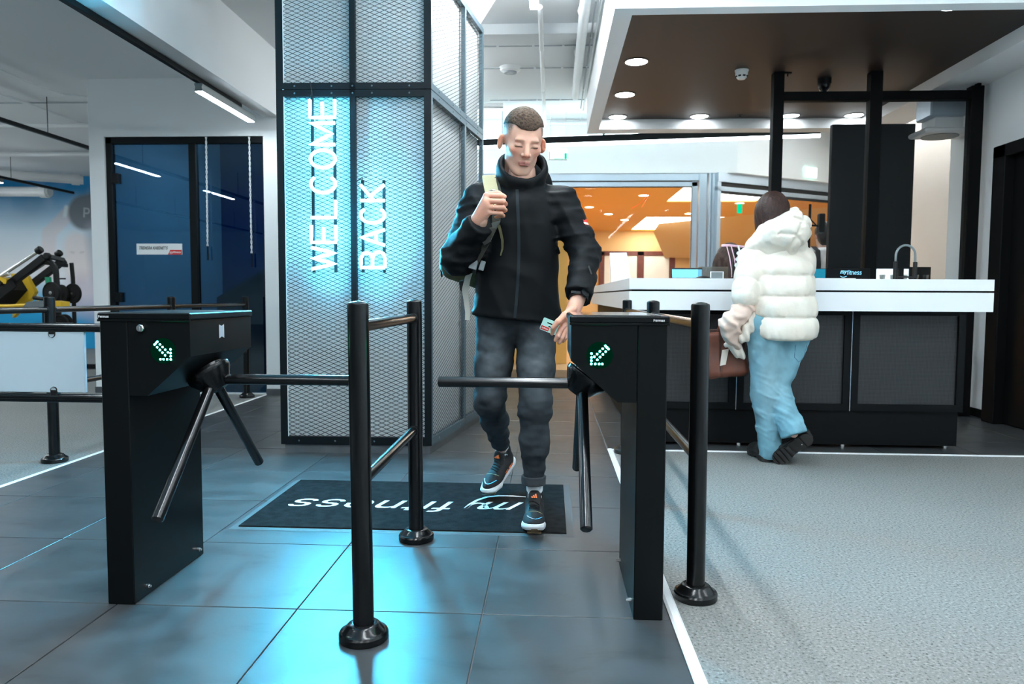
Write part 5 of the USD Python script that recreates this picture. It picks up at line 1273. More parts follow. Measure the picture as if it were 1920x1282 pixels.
def handcol(V, knuck):
    c = np.tile(A(SKIN) * A([1.0, .92, .90]), (len(V), 1))
    for k in knuck:
        w = np.clip(1 - np.linalg.norm(V - k, axis=1) / .016, 0, 1)[:, None] * .5; c = c * (1 - w) + A(SKIN) * A([1.02, .70, .62]) * w
    return c
mesh, colr = join([(V1, C1), (V2, np.tile(A(SKIN), (len(V2[0]), 1))), (V3, handcol(V3[0], MCP + PIP)), (V4, handcol(V4[0], K2 + P2_))])
obj('body', mesh, M['skin'], man, col=colr)
def man_hair(P):
    q = head_loc(P)
    d = ell(q, (0, -.013, .042), (.0805, .1035, .1045)) + fb(q, 210, 2, 9) * .006 + fb(q * A([1, .4, 1]), 120, 2, 3) * .004
    ax = np.abs(q[:, 0])
    line = np.where(q[:, 1] > .03, .078 - .014 * np.clip((.050 - ax) / .022, 0, 1), .078 + .25 * (q[:, 1] - .03))
    line = np.maximum(line, .048) + fb(q, 170, 2, 31) * .010
    return smax(d, (line - q[:, 2]), .004) * HS
Vh = nets(man_hair, HC - A([.12, .14, .05]), HC + A([.12, .15, .2]), .0036, 0)
qh = head_loc(Vh[0])
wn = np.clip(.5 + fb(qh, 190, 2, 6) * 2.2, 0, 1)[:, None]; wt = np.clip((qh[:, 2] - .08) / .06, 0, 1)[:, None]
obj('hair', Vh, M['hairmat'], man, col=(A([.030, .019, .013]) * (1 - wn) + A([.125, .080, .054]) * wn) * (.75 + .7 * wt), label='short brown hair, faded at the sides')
jk = obj('jacket', nets(jacket, (-.54, 2.84, .84), (.28, 3.50, 1.74), .0068, 1), M['jacket'], man, smooth=True, label='black hooded softshell jacket')
zs = np.linspace(.905, 1.465, 34); zx = -.150 + .012 * np.sin((zs - .9) * 6) + .02 * (zs - 1.1)
zp = [(x, front_y(jacket, x, z, 3.0, 3.25) - .001, z) for x, z in zip(zx, zs)]
zt = obj('zip', ribbon(zp, (0, -1, 0), .013, .003), M['zip'], jk)
obj('zip_puller', MB().box((zp[0][0] - .004, zp[0][1] - .008, .868), (zp[0][0] + .004, zp[0][1] - .002, .908), .002), M['zip'], jk)
fl_n = A([.80, -.60, 0]); fc = SHL + (ELL - SHL) * .42
dist = 0.04
while jacket((fc + fl_n * dist)[None].astype(np.float32))[0] < 0: dist += .001
fp = fc + fl_n * (dist + .0005); e1 = A([.6, .8, 0]) * .018; e2 = A([.12, -.06, -1.0]) * .0
ud = (ELL - SHL) / np.linalg.norm(ELL - SHL); sd = np.cross(fl_n, ud)
for k, (o0, o1, mm_) in enumerate(((-.026, -.006, 'red'), (-.006, .004, 'plastic'), (.004, .024, 'red'))):
    obj('flag_patch', MB().hull([fp + ud * o + sd * s + fl_n * h for o in (o0, o1) for s in (-.016, .016) for h in (-.004, .002)]), M[mm_], jk)
pk = [A([.02 * 0 + .12, 0, 1.09])]
cs = ELL + (WRL - ELL) * .45; cn = A([.35, -.93, .0]); dist = .03
while jacket((cs + cn * dist)[None].astype(np.float32))[0] < 0: dist += .001
obj('sleeve_zip', MB().obox(cs + cn * dist + A([-.006, 0, .022]), cs + cn * dist + A([.006, -.004, -.012]), .006, .005, upv=(0, -1, 0)), M['seam'], jk)
# cuff tab and watch on the wrist that holds the card
n_ = (WRL - ELL) / np.linalg.norm(WRL - ELL)
obj('cuff_tab', MB().hull([WRL - n_ * a + A([x, -.052 + .01 * abs(x) / .03, z]) for a in (.03, .012) for x, z in ((-.036, 0), (.02, .004)) ] + [WRL - n_ * a + A([x, -.046, z]) for a in (.03, .012) for x, z in ((-.036, 0), (.02, .004))]), M['seam'], jk)
wc = WRL + n_ * .022
x_ = np.cross(n_, A([0, 0, 1.0])); x_ /= np.linalg.norm(x_); y_ = np.cross(n_, x_)
an = np.linspace(0, 2 * math.pi, 29)
wt_ = obj('wristwatch', ribbon([wc + x_ * .0345 * math.cos(q) + y_ * .030 * math.sin(q) for q in an], [x_ * math.cos(q) + y_ * math.sin(q) for q in an], .018, .004), M['blackplastic'], man, label='black wristwatch')
wd = A([.55, -.80, .25]); wd -= n_ * (wd @ n_); wd /= np.linalg.norm(wd)
obj('watch_case', MB().lathe([(.0, .043), (.017, .043), (.019, .040), (.019, .034)][::-1], wc, 20, axis=wd), M['post'], wt_)
obj('ring', MB().tube([HRc[2][0] + (HRc[2][1] - HRc[2][0]) * .45 + A([0, .0118 * math.cos(q), .0118 * math.sin(q)]) for q in np.linspace(0, 2 * math.pi, 19)], .0011, 6), M['steel'], man)
Vj = nets(jeans, (-.40, 2.98, .09), (.10, 3.75, 1.03), .0068, 1)
nz = fb(Vj[0], 26, 3, 12)[:, None]; P_ = Vj[0]
def worn(P):
    w = 0
    for a, b_ in ((HPL, KNL), (HPR, KNR)):
        c = a + (b_ - a) * .5 + A([0, -.08, 0]); w = w + np.clip(1 - np.linalg.norm((P - c) * A([1.0, .6, .42]), axis=1) / .085, 0, 1)
    return w[:, None]
jc = A([.030, .037, .043]) * (1 + 1.0 * nz) + A([.088, .100, .108]) * worn(P_) * (.8 + nz)
jn = obj('jeans', Vj, M['greyjeans'], man, col=np.clip(jc, .008, .4), label='grey washed slim jeans')
obj('rolled_cuff', nets(lambda P: smax(np.abs(cap(P, ANL + A([0, 0, -.06]), ANL + A([0, 0, .12]), .050, .052)) - .0045 + fb(P, 40, 2, 1) * .006, np.abs((P - (ANL + A([0, 0, .022]))) @ A([0, 0, 1], np.float32)) - .021, .004), ANL - A([.08, .08, .02]), ANL + A([.08, .08, .07]), .004, 1), M['cuff'], jn, smooth=True)
# shoes: local x across, y towards the toe, z up from the ground
def shoe(name, o, R, label):
    R = A(R, float); o = A(o, float)
    L = lambda p: o + A(p, float) @ R.T
    sh = obj(name, ([[0, 0, 0]] * 3, [[0, 1, 2]]), M['shoe'], man) if False else None
    from shapely.geometry import LineString, Point
    from shapely.ops import unary_union
    out = unary_union([Point(0, -.105).buffer(.040), Point(0, -.02).buffer(.039), Point(.004, .075).buffer(.052), Point(.002, .115).buffer(.043), LineString([(0, -.105), (0, .05)]).buffer(.037)]).buffer(.02).buffer(-.02).simplify(.002)
    xy = A(out.exterior.coords)[:-1][::-1]
    if ((xy[:, 0] * np.roll(xy[:, 1], -1) - np.roll(xy[:, 0], -1) * xy[:, 1]).sum()) < 0: xy = xy[::-1]
    n = len(xy)
    def spring(y):
        return .020 * np.clip((y - .06) / .10, 0, 1) ** 2 + .010 * np.clip((-.09 - y) / .06, 0, 1)
    def layer(z, k):
        return np.stack([xy[:, 0] * k, xy[:, 1] * (1 - (1 - k) * .5), z + spring(xy[:, 1]) * (1 if z < .02 else .7)], 1)
    hgt = lambda y: .036 - .008 * np.clip(y / .1, -1, 1)
    lay = [layer(.001, .90), layer(.004, .97), layer(.014, 1.03), layer(.024, 1.04), layer(.031, .97)]
    V = np.vstack(lay + [[[0, 0, .001]], [[0, 0, .031]]]); Fq = []
    for a in range(len(lay) - 1):
        for i in range(n):
            j = (i + 1) % n; Fq += [(a * n + i, a * n + j, (a + 1) * n + j), (a * n + i, (a + 1) * n + j, (a + 1) * n + i)]
    T = (len(lay) - 1) * n
    for i in range(n):
        j = (i + 1) % n; Fq += [(j, i, len(V) - 2), (T + i, T + j, len(V) - 1)]
    def up_(P):
        q = (P - o.astype(np.float32)) @ R.astype(np.float32)
        z = q[:, 2] - spring(q[:, 1]) * .7
        q = np.stack([q[:, 0], q[:, 1], z], 1)
        d = ell(q, (0, -.07, .045), (.040, .070, .055)); d = smin(d, ell(q, (.003, .06, .030), (.046, .085, .040)), .03); d = smin(d, cap(q, (0, -.03, .050), (.002, .06, .036), .036, .032), .03)
        d = smin(d, cap(q, (0, -.088, .06), (0, -.084, .118), .037, .041), .02)
        d = smin(d, ell(q, (0, -.032, .105), (.030, .012, .040), rotm('x', 24)), .012)
        d = smax(d, -cap(q, (0, -.078, .085), (0, -.078, .19), .031, .036), .006)
        return smax(d, .027 - z, .003)
    sp = obj(name, nets(up_, L((0, 0, .06)) - .2, L((0, 0, .06)) + .2, .0042, 1), M['shoe'], man, smooth=True, label=label)
    obj('sole', (V @ R.T + o, A(Fq)), M['sole'], sp, label='white foam sole')
    obj('outsole', MB().hull([L((x, y, z)) for x, y, z in ((-.022, .162, .020), (.022, .162, .020), (-.012, .168, .030), (.012, .168, .030), (-.014, .150, .012), (.014, .150, .012))]).hull([L((x, y, z)) for x in (-.03, .03) for y in (-.13, .13) for z in (-.0005, .004)]), M['outsole'], sp)
    def surf(x, y, off=0.0008):
        zs_ = np.linspace(.20, .02, 180); pts = A([L((x, y, z)) for z in zs_]).astype(np.float32); dd = up_(pts); i = np.argmax(dd < 0)
        return L((x, y, zs_[i] + off))
    nz_ = R[:, 2]
    obj('stripe', ribbon([surf(x, .128 - 1.6 * x * x / .04) for x in np.linspace(-.032, 0.0, 9)], nz_, .007, .0012), M['bluestripe'], sp)
    obj('stripe', ribbon([surf(x, .128 - 1.6 * x * x / .04) for x in np.linspace(0.001, .030, 9)], nz_, .006, .0012), M['greystripe'], sp)
    obj('toe_line', ribbon([surf(x, .058 + .010 * (1 - (x / .034) ** 2)) for x in np.linspace(-.034, .034, 15)], nz_, .0025, .0014), M['khaki'], sp)
    lc = MB()
    for y in (-.012, .004, .020, .036):
        v_, f_ = ribbon([surf(x, y + (.006 if x < 0 else -.006) * abs(x) / .02, .002) for x in np.linspace(-.022, .022, 9)], nz_, .006, .002).out(); lc.add(v_, f_)
    obj('laces', lc, M['rubberblack'], sp, kind='stuff')
    b = MB()
    tz = R @ A([0, .42, .90])
    for k in range(3):                                   # three slanting bars of rising length
        x0, h_ = -.012 + .0085 * k, .008 + .0055 * k
        base = L((-(x0), -.014, .112)); ux, uz = R[:, 0] * -1, R @ A([0, -.38, .92])
        nrm = np.cross(ux, uz); nrm = nrm if nrm @ R[:, 1] > 0 else -nrm
        b.hull([base + ux * a_ + uz * c_ + nrm * e_ for a_, c_ in ((0, 0), (.0065, 0), (.0065 - .004, h_), (-.004, h_ - .003)) for e_ in (-.003, .0025)])
    obj('tongue_mark', b, M['orange'], sp, label='orange three-bar mark on the tongue', kind='stuff')
    obj('sock', MB().tube([L((0, -.080, .06)), L((0, -.080, .12)), L((0, -.078, .17)), L((0, -.074, .215))], [.036, .037, .038, .039], 20), M['sock'], man, label='white sock')
    return sp, L, up_
R1_ = frame_of((.02, -1, 0)); R1_ = R1_ * A([-1, 1, 1]) if np.linalg.det(R1_) < 0 else R1_
shoe('shoe', (-.062, 3.150, .0098), R1_, 'black running shoe planted flat on the mat edge')
toe_d = A([-.36, -.82, -.42]); R2_ = frame_of(toe_d)
sp2, L2, up2 = shoe('shoe', A([-.305, 3.505, .032]) - (R2_ @ A([0, .155, .010])), R2_, 'black running shoe with its heel lifted off the mat')
b = MB()
t_ = meshkit.text_mesh('GORE-TEX', .012, .001, True); tv = np.array(t_.vertices); tv[:, 0] *= .085 / np.ptp(tv[:, 0])
tp = []
for sgn in (-1,):
    x_dir, z_dir = R2_ @ A([0, 1, 0]), R2_ @ A([0, 0, 1]); nx_ = R2_ @ A([sgn, 0, 0])
    org = L2((sgn * .0445, -.075, .036)); b.add(org + tv[:, :1] * x_dir + tv[:, 1:2] * z_dir + tv[:, 2:] * nx_, t_.faces)
obj('side_lettering', b, M['orange'], sp2)

# membership card between thumb and finger
cd = thing('membership_card', 'small mint card with a red corner label in the man’s hand', 'card', (.003, 2.83, .895))
cx = A([.90, .18, -.36]); cx /= np.linalg.norm(cx); cy = A([.36, -.05, .92]); cy -= cx * (cy @ cx); cy /= np.linalg.norm(cy); cz = np.cross(cx, cy)
if cz[1] > 0: cz = -cz
c0 = A([-.002, 2.829, .897])
pl = lambda u, v, w: c0 + cx * u + cy * v + cz * w
obj('card_body', MB().hull([pl(u, v, w) for u, v in ((-.034, -.020), (-.034, .022), (-.031, .025), (.034, .025), (.034, -.025), (-.031, -.025)) for w in (0, .0009)]), M['mintcard'], cd)
obj('red_label', MB().hull([pl(u, v, w) for u, v in ((-.031, -.022), (.002, -.022), (.002, -.007), (-.031, -.007)) for w in (.0009, .0013)]), M['red'], cd)
b = MB().text('myfitness', .006, pl(-.028, -.017, .0013), cx, cy, .0004, True, width=.026); obj('label_lettering', b, M['plastic'], cd)
b = MB()
for k, (u0, u1) in enumerate(((-.014, .020), (-.004, .022))):
    b.hull([pl(u, .010 - .012 * k + dv, w) for u in (u0, u1) for dv in (-.0022, .0022) for w in (.0009, .0012)])
obj('print_line', b, M['frame'], cd, kind='stuff')

# ------------------------------------------------------------------ backpack
bk = thing('backpack', 'olive canvas backpack slung over the man’s right shoulder', 'backpack', (-.33, 3.42, 1.1))
BR = rotm('y', 20) @ rotm('z', 12)
def bag(P):
    d = rbox(P, (-.315, 3.435, 1.255), (.145, .080, .165), .07, BR)
    d = smin(d, rbox(P, (-.395, 3.390, 1.150), (.120, .10, .078), .06, BR), .03)
    return d + fb(P * A([1, 1, 1.6]), 12, 3, 21) * .016
obj('pouch', nets(bag, (-.62, 3.25, 1.02), (-.08, 3.60, 1.64), .010, 1), M['olive'], bk, smooth=True)
def strap_pts(xz, off=.003, y0=2.85):
    return [(x, front_y(jacket, x, z, y0, 3.4) - off, z) for x, z in xz]
up_p = [(-.285, 3.36, 1.50), (-.280, 3.29, 1.535), (-.274, 3.21, 1.530)] + strap_pts([(-.268, 1.500), (-.258, 1.465), (-.247, 1.43), (-.237, 1.395)])
obj('shoulder_pad', ribbon(up_p, [(0, .1, 1), (0, -.1, 1), (0, -.5, .9), (0, -.8, .6), (0, -1, .3), (0, -1, .2), (0, -1, .1)], .058, .012), M['khaki'], bk, label='pale khaki padded strap')
obj('strap_edge', ribbon([A(p) + A([.034, -.002, -.004]) for p in up_p[2:]], [(0, -.5, .9), (0, -.8, .6), (0, -1, .3), (0, -1, .2), (0, -1, .1)], .018, .010), M['darkweb'], bk)
obj('buckle', MB().tube([A(up_p[4]) + A([.006 + .017 * math.cos(q), -.018, -.008 + .011 * math.sin(q)]) for q in np.linspace(0, 2 * math.pi, 17)], .003, 8), M['steel'], bk)
lo_p = strap_pts([(-.232, 1.36), (-.232, 1.325), (-.240, 1.285), (-.262, 1.24), (-.292, 1.19), (-.318, 1.15), (-.335, 1.115)], .006)
obj('lower_strap', ribbon(lo_p, (-.2, -1, 0), [.036, .036, .034, .030, .028, .028, .028], .006), M['darkweb'], bk)
obj('slider', MB().obox(A(lo_p[3]) + A([-.012, -.008, .012]), A(lo_p[3]) + A([.004, -.008, -.014]), .036, .008, upv=(0, -1, 0), bev=.002), M['blackplastic'], bk)
obj('clip', MB().obox(A(lo_p[5]) + A([0, -.010, .02]), A(lo_p[5]) + A([-.012, -.010, -.025]), .034, .010, upv=(0, -1, 0), bev=.003).obox(A(lo_p[5]) + A([.036, -.006, .01]), A(lo_p[5]) + A([.024, -.006, -.03]), .022, .010, upv=(0, -1, 0), bev=.003), M['ceilgrey'], bk)
obj('strap_tail', ribbon(strap_pts([(-.222, 1.315), (-.214, 1.285), (-.206, 1.25), (-.206, 1.215), (-.214, 1.185)], .010), (.1, -1, 0), [.012, .012, .011, .009, .005], .003), M['olive'], bk)
obj('pale_strap', ribbon([(-.350, 3.20, 1.125), (-.366, 3.21, 1.09), (-.378, 3.215, 1.04), (-.372, 3.22, .99), (-.366, 3.22, .94), (-.368, 3.22, .905)], (-.3, -1, 0), [.02, .028, .030, .026, .024, .022], .004), M['palestrap'], bk, label='pale strap hanging down')
obj('side_clip', MB().obox((-.398, 3.27, 1.085), (-.392, 3.27, 1.035), .030, .03, upv=(0, -1, 0), bev=.006), M['blackplastic'], bk)
obj('pull_cord', MB().tube([(-.498, 3.36, 1.17), (-.506, 3.35, 1.13), (-.503, 3.35, 1.10)], .004, 6), M['blackplastic'], bk)
# ------------------------------------------------------------------ the woman at the desk
M['puffer'] = pm('cream_puffer_nylon', (0.68, 0.62, 0.53), 0.42, spec=0.4, bump=(55, 0.25, 0.006), subsurface_weight=0.0)
M['hoodlining'] = pm('cream_hood_lining', (0.70, 0.62, 0.50), 0.7)
M['lightjeans'] = vcol('light_blue_denim', 0.85, 0.15, bump=(1200, 0.35, 0.0006))
M['stitch'] = pm('jeans_stitching', (0.06, 0.16, 0.24), 0.8)
M['longhair'] = vcol('long_hair', 0.45, 0.25, bump=(160, 0.7, 0.004))
M['blacksole'] = pm('black_lug_sole', (0.014, 0.012, 0.011), 0.6)
M['leather'] = pm('brown_leather', (0.115, 0.033, 0.017), 0.42, bump=(220, 0.3, 0.0015), var=(7, 0.25))
M['darkleather'] = pm('dark_brown_leather', (0.035, 0.012, 0.008), 0.5)
M['scarfmat'] = pm('pink_beige_scarf', (0.62, 0.46, 0.38), 0.85, bump=(300, 0.3, 0.001))
M['creamcloth'] = pm('cream_cloth', (0.66, 0.60, 0.52), 0.85)
def hair_col(V, c0, c1, s, seed, ax=(3, 3, .6)):
    w = np.clip(.5 + fb(V * A(ax), s, 3, seed) * 2, 0, 1)[:, None]
    return A(c0) * (1 - w) + A(c1) * w
woman = thing('person', 'woman in a cream puffer jacket and light jeans leaning on the desk, seen from behind', 'person', (1.38, 4.48, 0))
WH = A([1.352, 4.565, 1.515]); WR_ = frame_of((-.15, .95, -.28))
SL, EL_, WL = A([1.232, 4.52, 1.235]), A([1.158, 4.41, 1.02]), A([1.235, 4.60, .97])
SR, ER_, WRr = A([1.525, 4.54, 1.235]), A([1.545, 4.56, 1.05]), A([1.47, 4.70, 1.15])
LHP, LKN, LAN = A([1.300, 4.45, .82]), A([1.328, 4.50, .44]), A([1.372, 4.525, .09])
RHP, RKN, RAN = A([1.472, 4.46, .82]), A([1.385, 4.49, .46]), A([1.466, 4.395, .20])
def wbody(P):
    d = cap(P, (1.30, 4.53, 1.2), (1.46, 4.53, 1.2), .07); d = smin(d, cap(P, (1.34, 4.46, .88), (1.43, 4.46, .88), .08), .08)
    for c, r in (([SL, EL_, WL + (WL - EL_) * .3], [.05, .038, .024]), ([SR, ER_, WRr], [.05, .038, .026]), ([LHP, LKN, LAN], [.075, .046, .028]), ([RHP, RKN, RAN], [.075, .046, .028])):
        d = smin(d, chain(P, c, r, .02), .02)
    return smin(d, cap(P, (1.37, 4.55, 1.25), WH - A([0, 0, .08]), .05), .03)
VW = nets(wbody, (1.02, 4.28, .02), (1.66, 4.82, 1.5), .012, 1)
VH = nets(lambda P: head_sdf(((P - WH) @ WR_) / .95) * .95, WH - .2, WH + .2, .006, 1)
def whand(P):
    d = None
    for i in range(4):
        a = WRr + A([-.012 + .012 * i, .03, .012]); b_ = a + A([0, .055, .006]); c_ = b_ + A([0, .035, -.012])
        f = chain(P, [WRr + A([0, -.01, 0]), a, b_, c_], [.02, .011, .0095, .008], .008); d = f if d is None else smin(d, f, .004)
    return smin(d, chain(P, [WRr, WRr + A([-.03, .03, .01]), WRr + A([-.045, .06, .008])], [.018, .012, .009], .006), .006)
VWh = nets(whand, WRr - A([.09, .06, .06]), WRr + A([.08, .17, .07]), .0035, 1)
WSK = (.62, .38, .30)
mesh, colr = join([(VW, np.tile(A(WSK), (len(VW[0]), 1))), (VH, head_col(((VH[0] - WH) @ WR_) / .95, WSK, (.45, .18, .17), (.10, .06, .045), (.1, .06, .05), False)), (VWh, np.tile(A(WSK), (len(VWh[0]), 1)))])
obj('body', mesh, M['skin'], woman, col=colr)
def whair(P):
    q = (P - WH) @ WR_
    d = ell(q, (0, -.015, .030), (.097, .110, .116)); d = smin(d, ell(q, (0, -.05, -.07), (.082, .06, .14)), .04)
    d = smin(d, ell(q, (-.065, .03, -.07), (.030, .05, .13)), .03); d = smin(d, ell(q, (.065, .03, -.07), (.030, .05, .13)), .03)
    d = d + fb(q * A([1, 1, .18]), 90, 2, 4) * .008
    return smax(d, -ell(q, (0, .14, -.04), (.06, .09, .10)), .01)
Vw = nets(whair, WH - .26, WH + A([.2, .2, .2]), .006, 1)
obj('hair', Vw, M['longhair'], woman, col=hair_col((Vw[0] - WH) @ WR_, (.010, .0045, .0035), (.045, .017, .011), 60, 3), label='brown hair half covered by the hood')
SEAM = [.772, .900, 1.026, 1.148, 1.262]
def puffy(z, seams):
    t = np.interp(z, seams, np.arange(len(seams)))
    f = t - np.floor(t)
    return np.clip(4 * f * (1 - f), 0, 1) ** .45
def pufferj(P):
    P = np.asarray(P, np.float32); z = P[:, 2] - .05 * (P[:, 1] - 4.45)
    zz = P[:, 2]
    a = np.interp(zz, [.74, .90, 1.05, 1.18, 1.26, 1.33], [.166, .170, .170, .170, .152, .10]); b = np.interp(zz, [.74, 1.0, 1.2, 1.33], [.150, .142, .130, .09])
    cx = np.interp(zz, [.77, 1.3], [1.408, 1.385]); cy = np.interp(zz, [.77, 1.0, 1.3], [4.445, 4.47, 4.54])
    wr = fb(P * A([1.6, 1.6, .45]), 24, 2, 31)
    e = ((np.abs((P[:, 0] - cx) / a) ** 2.3 + np.abs((P[:, 1] - cy) / b) ** 2.3) ** (1 / 2.3) - 1) * b
    seamprox = 1 - puffy(z, SEAM)
    e = e - .024 * puffy(z, SEAM) + wr * (.008 + .024 * seamprox) + fb(P * A([1, 1, .8]), 13, 2, 17) * .012
    e = smax(e, zz - 1.31, .05); e = smax(e, SEAM[0] - .006 - z, .012)
    def sleeve(pts, rs, seams):
        L = [0]; d = None
        for i in range(len(pts) - 1):
            L.append(L[-1] + np.linalg.norm(pts[i + 1] - pts[i]))
        best = None; tt = None
        for i in range(len(pts) - 1):
            ba = (pts[i + 1] - pts[i]).astype(np.float32); t = np.clip(((P - pts[i].astype(np.float32)) @ ba) / (ba @ ba), 0, 1)
            dd = np.linalg.norm(P - pts[i].astype(np.float32) - t[:, None] * ba, axis=1) - (rs[i] + (rs[i + 1] - rs[i]) * t); s = L[i] + t * (L[i + 1] - L[i])
            if best is None: best, tt = dd, s
            else:
                tt = np.where(dd < best, s, tt); best = np.minimum(best, dd)
        return best - .016 * puffy(tt, seams) + wr * .012
    sl = sleeve([SL, EL_, WL], [.080, .066, .044], [-.08, .07, .165, .26, .36, .45]); sr = sleeve([SR, ER_, WRr], [.076, .062, .044], [-.08, .09, .19, .30, .42])
    n_ = ((WL - EL_) / np.linalg.norm(WL - EL_)).astype(np.float32)
    sl = smax(sl, (P - WL) @ n_ - .01, .01)
    n_ = ((WRr - ER_) / np.linalg.norm(WRr - ER_)).astype(np.float32); sr = smax(sr, (P - WRr) @ n_ + .02, .01)
    d = smin(smin(e, sl, .010), sr, .02)
    col_ = chain(P, [A([1.50, 4.50, 1.33]), A([1.39, 4.47, 1.29]), A([1.26, 4.50, 1.29])], [.05, .06, .05], .02)
    return smin(d, col_, .02)
pj_ = obj('jacket', nets(pufferj, (.98, 4.20, .72), (1.70, 4.86, 1.42), .0068, 1), M['puffer'], woman, smooth=True, label='cream quilted puffer jacket')
def hood(P):
    P = np.asarray(P, np.float32)
    c = A([1.435, 4.425, 1.405]); R = rotm('y', 24) @ rotm('x', -12)
    q = (P - c.astype(np.float32)) @ R.astype(np.float32)
    d = ell(q, (0, 0, 0), (.100, .088, .118))
    d = smin(d, chain(P, [A([1.445, 4.45, 1.43]), A([1.345, 4.465, 1.385]), A([1.245, 4.495, 1.325])], [.098, .092, .060], .03), .035)
    v = np.minimum(np.abs(q[:, 0] - .012), np.minimum(np.abs(q[:, 2] + .045 + .25 * np.abs(q[:, 0])), np.abs(q[:, 2] - .05)) )
    d = d + .012 * np.exp(-(v / .010) ** 2) * (q[:, 0] > -.085) + fb(P, 26, 2, 8) * .014
    for o, r in ((0, .026), (.030, .028)):
        b_ = chain(P, [A([1.47, 4.50 - o, 1.535 - o * .8]), A([1.38, 4.51 - o, 1.50 - o]), A([1.285, 4.51 - o, 1.425 - o]), A([1.205, 4.51 - o * .5, 1.325 - o * .6])], [r, r * 1.1, r * 1.1, r], .02)
        d = smin(d, b_ + fb(P * A([.5, 1, 1]), 40, 2, 3) * .004, .012)
    return smin(d, cap(P, (1.42, 4.46, 1.30), (1.32, 4.48, 1.29), .055), .03)
obj('hood', nets(hood, (1.10, 4.25, 1.20), (1.60, 4.62, 1.62), .0062, 1), M['puffer'], pj_, smooth=True)
def wjeans(P):
    P = np.asarray(P, np.float32)
    d = chain(P, [LHP, LKN, LAN - A([0, 0, .05])], [.112, .086, .066], .04)
    e = chain(P, [RHP, RKN, RAN, RAN + (RAN - RKN) * .12], [.110, .070, .072, .078], .03)
    d = smin(d, e, .012); d = smin(d, cap(P, (1.31, 4.46, .86), (1.46, 4.46, .86), .115), .05)
    kz = np.clip(1 - np.abs(P[:, 2] - .30) / .25, 0, 1)
    rg = np.clip(.6 - np.abs(fb(P * A([.7, .7, 1.7]) + P[:, :1] * A([0, 0, .8]), 11, 2, 14)) * 5, 0, 1)
    d = d + fb(P * A([.9, .9, 1.6]), 9, 2, 7) * .014 - rg * .010 * (.5 + kz)
    d = smax(d, .018 - P[:, 2], .006)
    n_ = ((RAN - RKN) / np.linalg.norm(RAN - RKN)).astype(np.float32)
    return np.where((np.linalg.norm(P - RAN, axis=1) < .13) & (P[:, 1] < 4.46), smax(d, (P - RAN) @ n_ - .012, .006), d)
VJ = nets(wjeans, (1.12, 4.24, .0), (1.66, 4.66, .98), .0075, 1)
nn = fb(VJ[0] * A([1, 1, .5]), 22, 3, 3)[:, None]
fade = np.clip(1 - np.linalg.norm((VJ[0] - A([1.30, 4.40, .50])) * A([1.2, .4, .55]), axis=1) / .2, 0, 1)[:, None]
wj = obj('jeans', VJ, M['lightjeans'], woman, col=np.clip(A([.16, .33, .40]) * (1 + .8 * nn) + A([.10, .10, .09]) * fade, .02, .8), label='wide light blue jeans')
def on_back(fn, x, z, y0=4.1, y1=4.6): return front_y(fn, x, z, y0, y1)
b = MB(); pp = [(1.452, .735), (1.452, .66), (1.485, .63), (1.520, .655), (1.525, .735)]
pp = [A([x, on_back(wjeans, x, z) - .001, z]) for x, z in pp]
fine = [pp[0]]
for a, c in zip(pp[:-1], pp[1:]):
    for k in (.25, .5, .75, 1): 
        q = a + (c - a) * k; fine.append(A([q[0], on_back(wjeans, q[0], q[2]) - .001, q[2]]))
b.tube(fine, .0022, 6); obj('pocket_stitching', b, M['stitch'], wj)
# shoes
def boot(o, R, lugs, lab):
    R = A(R, float); o = A(o, float); L = lambda p: o + A(p, float) @ R.T
    def up_(P):
        q = (P - o.astype(np.float32)) @ R.astype(np.float32)
        d = ell(q, (0, -.065, .06), (.042, .062, .055)); d = smin(d, ell(q, (0, .06, .045), (.047, .08, .038)), .03); d = smin(d, cap(q, (0, -.03, .06), (0, .07, .048), .038, .034), .03)
        d = smin(d, cap(q, (0, -.075, .07), (0, -.075, .15), .040, .042), .02)
        return smax(d, .036 - q[:, 2], .003)
    s = obj('shoe', nets(up_, L((0, 0, .06)) - .2, L((0, 0, .06)) + .2, .006, 1), M['blacksole'], woman, smooth=True, label=lab)
    from shapely.geometry import Point
    from shapely.ops import unary_union
    out = unary_union([Point(0, -.09).buffer(.042), Point(0, -.05).buffer(.040), Point(0, .0).buffer(.037), Point(.003, .07).buffer(.050), Point(0, .10).buffer(.044)]).buffer(.03).buffer(-.03).simplify(.002)
    m_ = MB().prism(out, .014, .038, axes=(0, 1, 2)); v, f = m_.out(); obj('sole', (v @ R.T + o, f), M['blacksole'], s)
    from shapely.geometry import box as sbox
    for y0, y1 in lugs:
        g = out.buffer(-.002).intersection(sbox(-.1, y0, .1, y1))
        m_ = MB().prism(g, 0.0, .015, axes=(0, 1, 2)); v, f = m_.out(); obj('lug', (v @ R.T + o, f), M['blacksole'], s)
    return s, L
Rl = frame_of((-.12, 1, 0))
boot((1.335, 4.610, 0), Rl, [(-.13, -.06), (.02, .05), (.06, .09), (.10, .15)], 'black lug-soled shoe standing flat behind the jeans hem')
td = A([-.66, .30, -.62]); Rr = frame_of(td, (.25, .85, .10))
sr_, Lr = boot(A([1.375, 4.44, .006]) - Rr @ A([0, .135, 0.0]) + A([0, 0, .012]), Rr, [(-.135, -.075), (-.068, -.04), (.012, .034), (.042, .062), (.070, .090), (.098, .118), (.126, .15)], 'black lug-soled shoe tipped on its toe, sole showing')
obj('pebble', MB().lathe([(0.0, .004), (.003, .002), (.003, 0)][::-1], Lr((.008, -.055, .0005)), 8, axis=-Rr[:, 2]), M['plastic'], sr_)

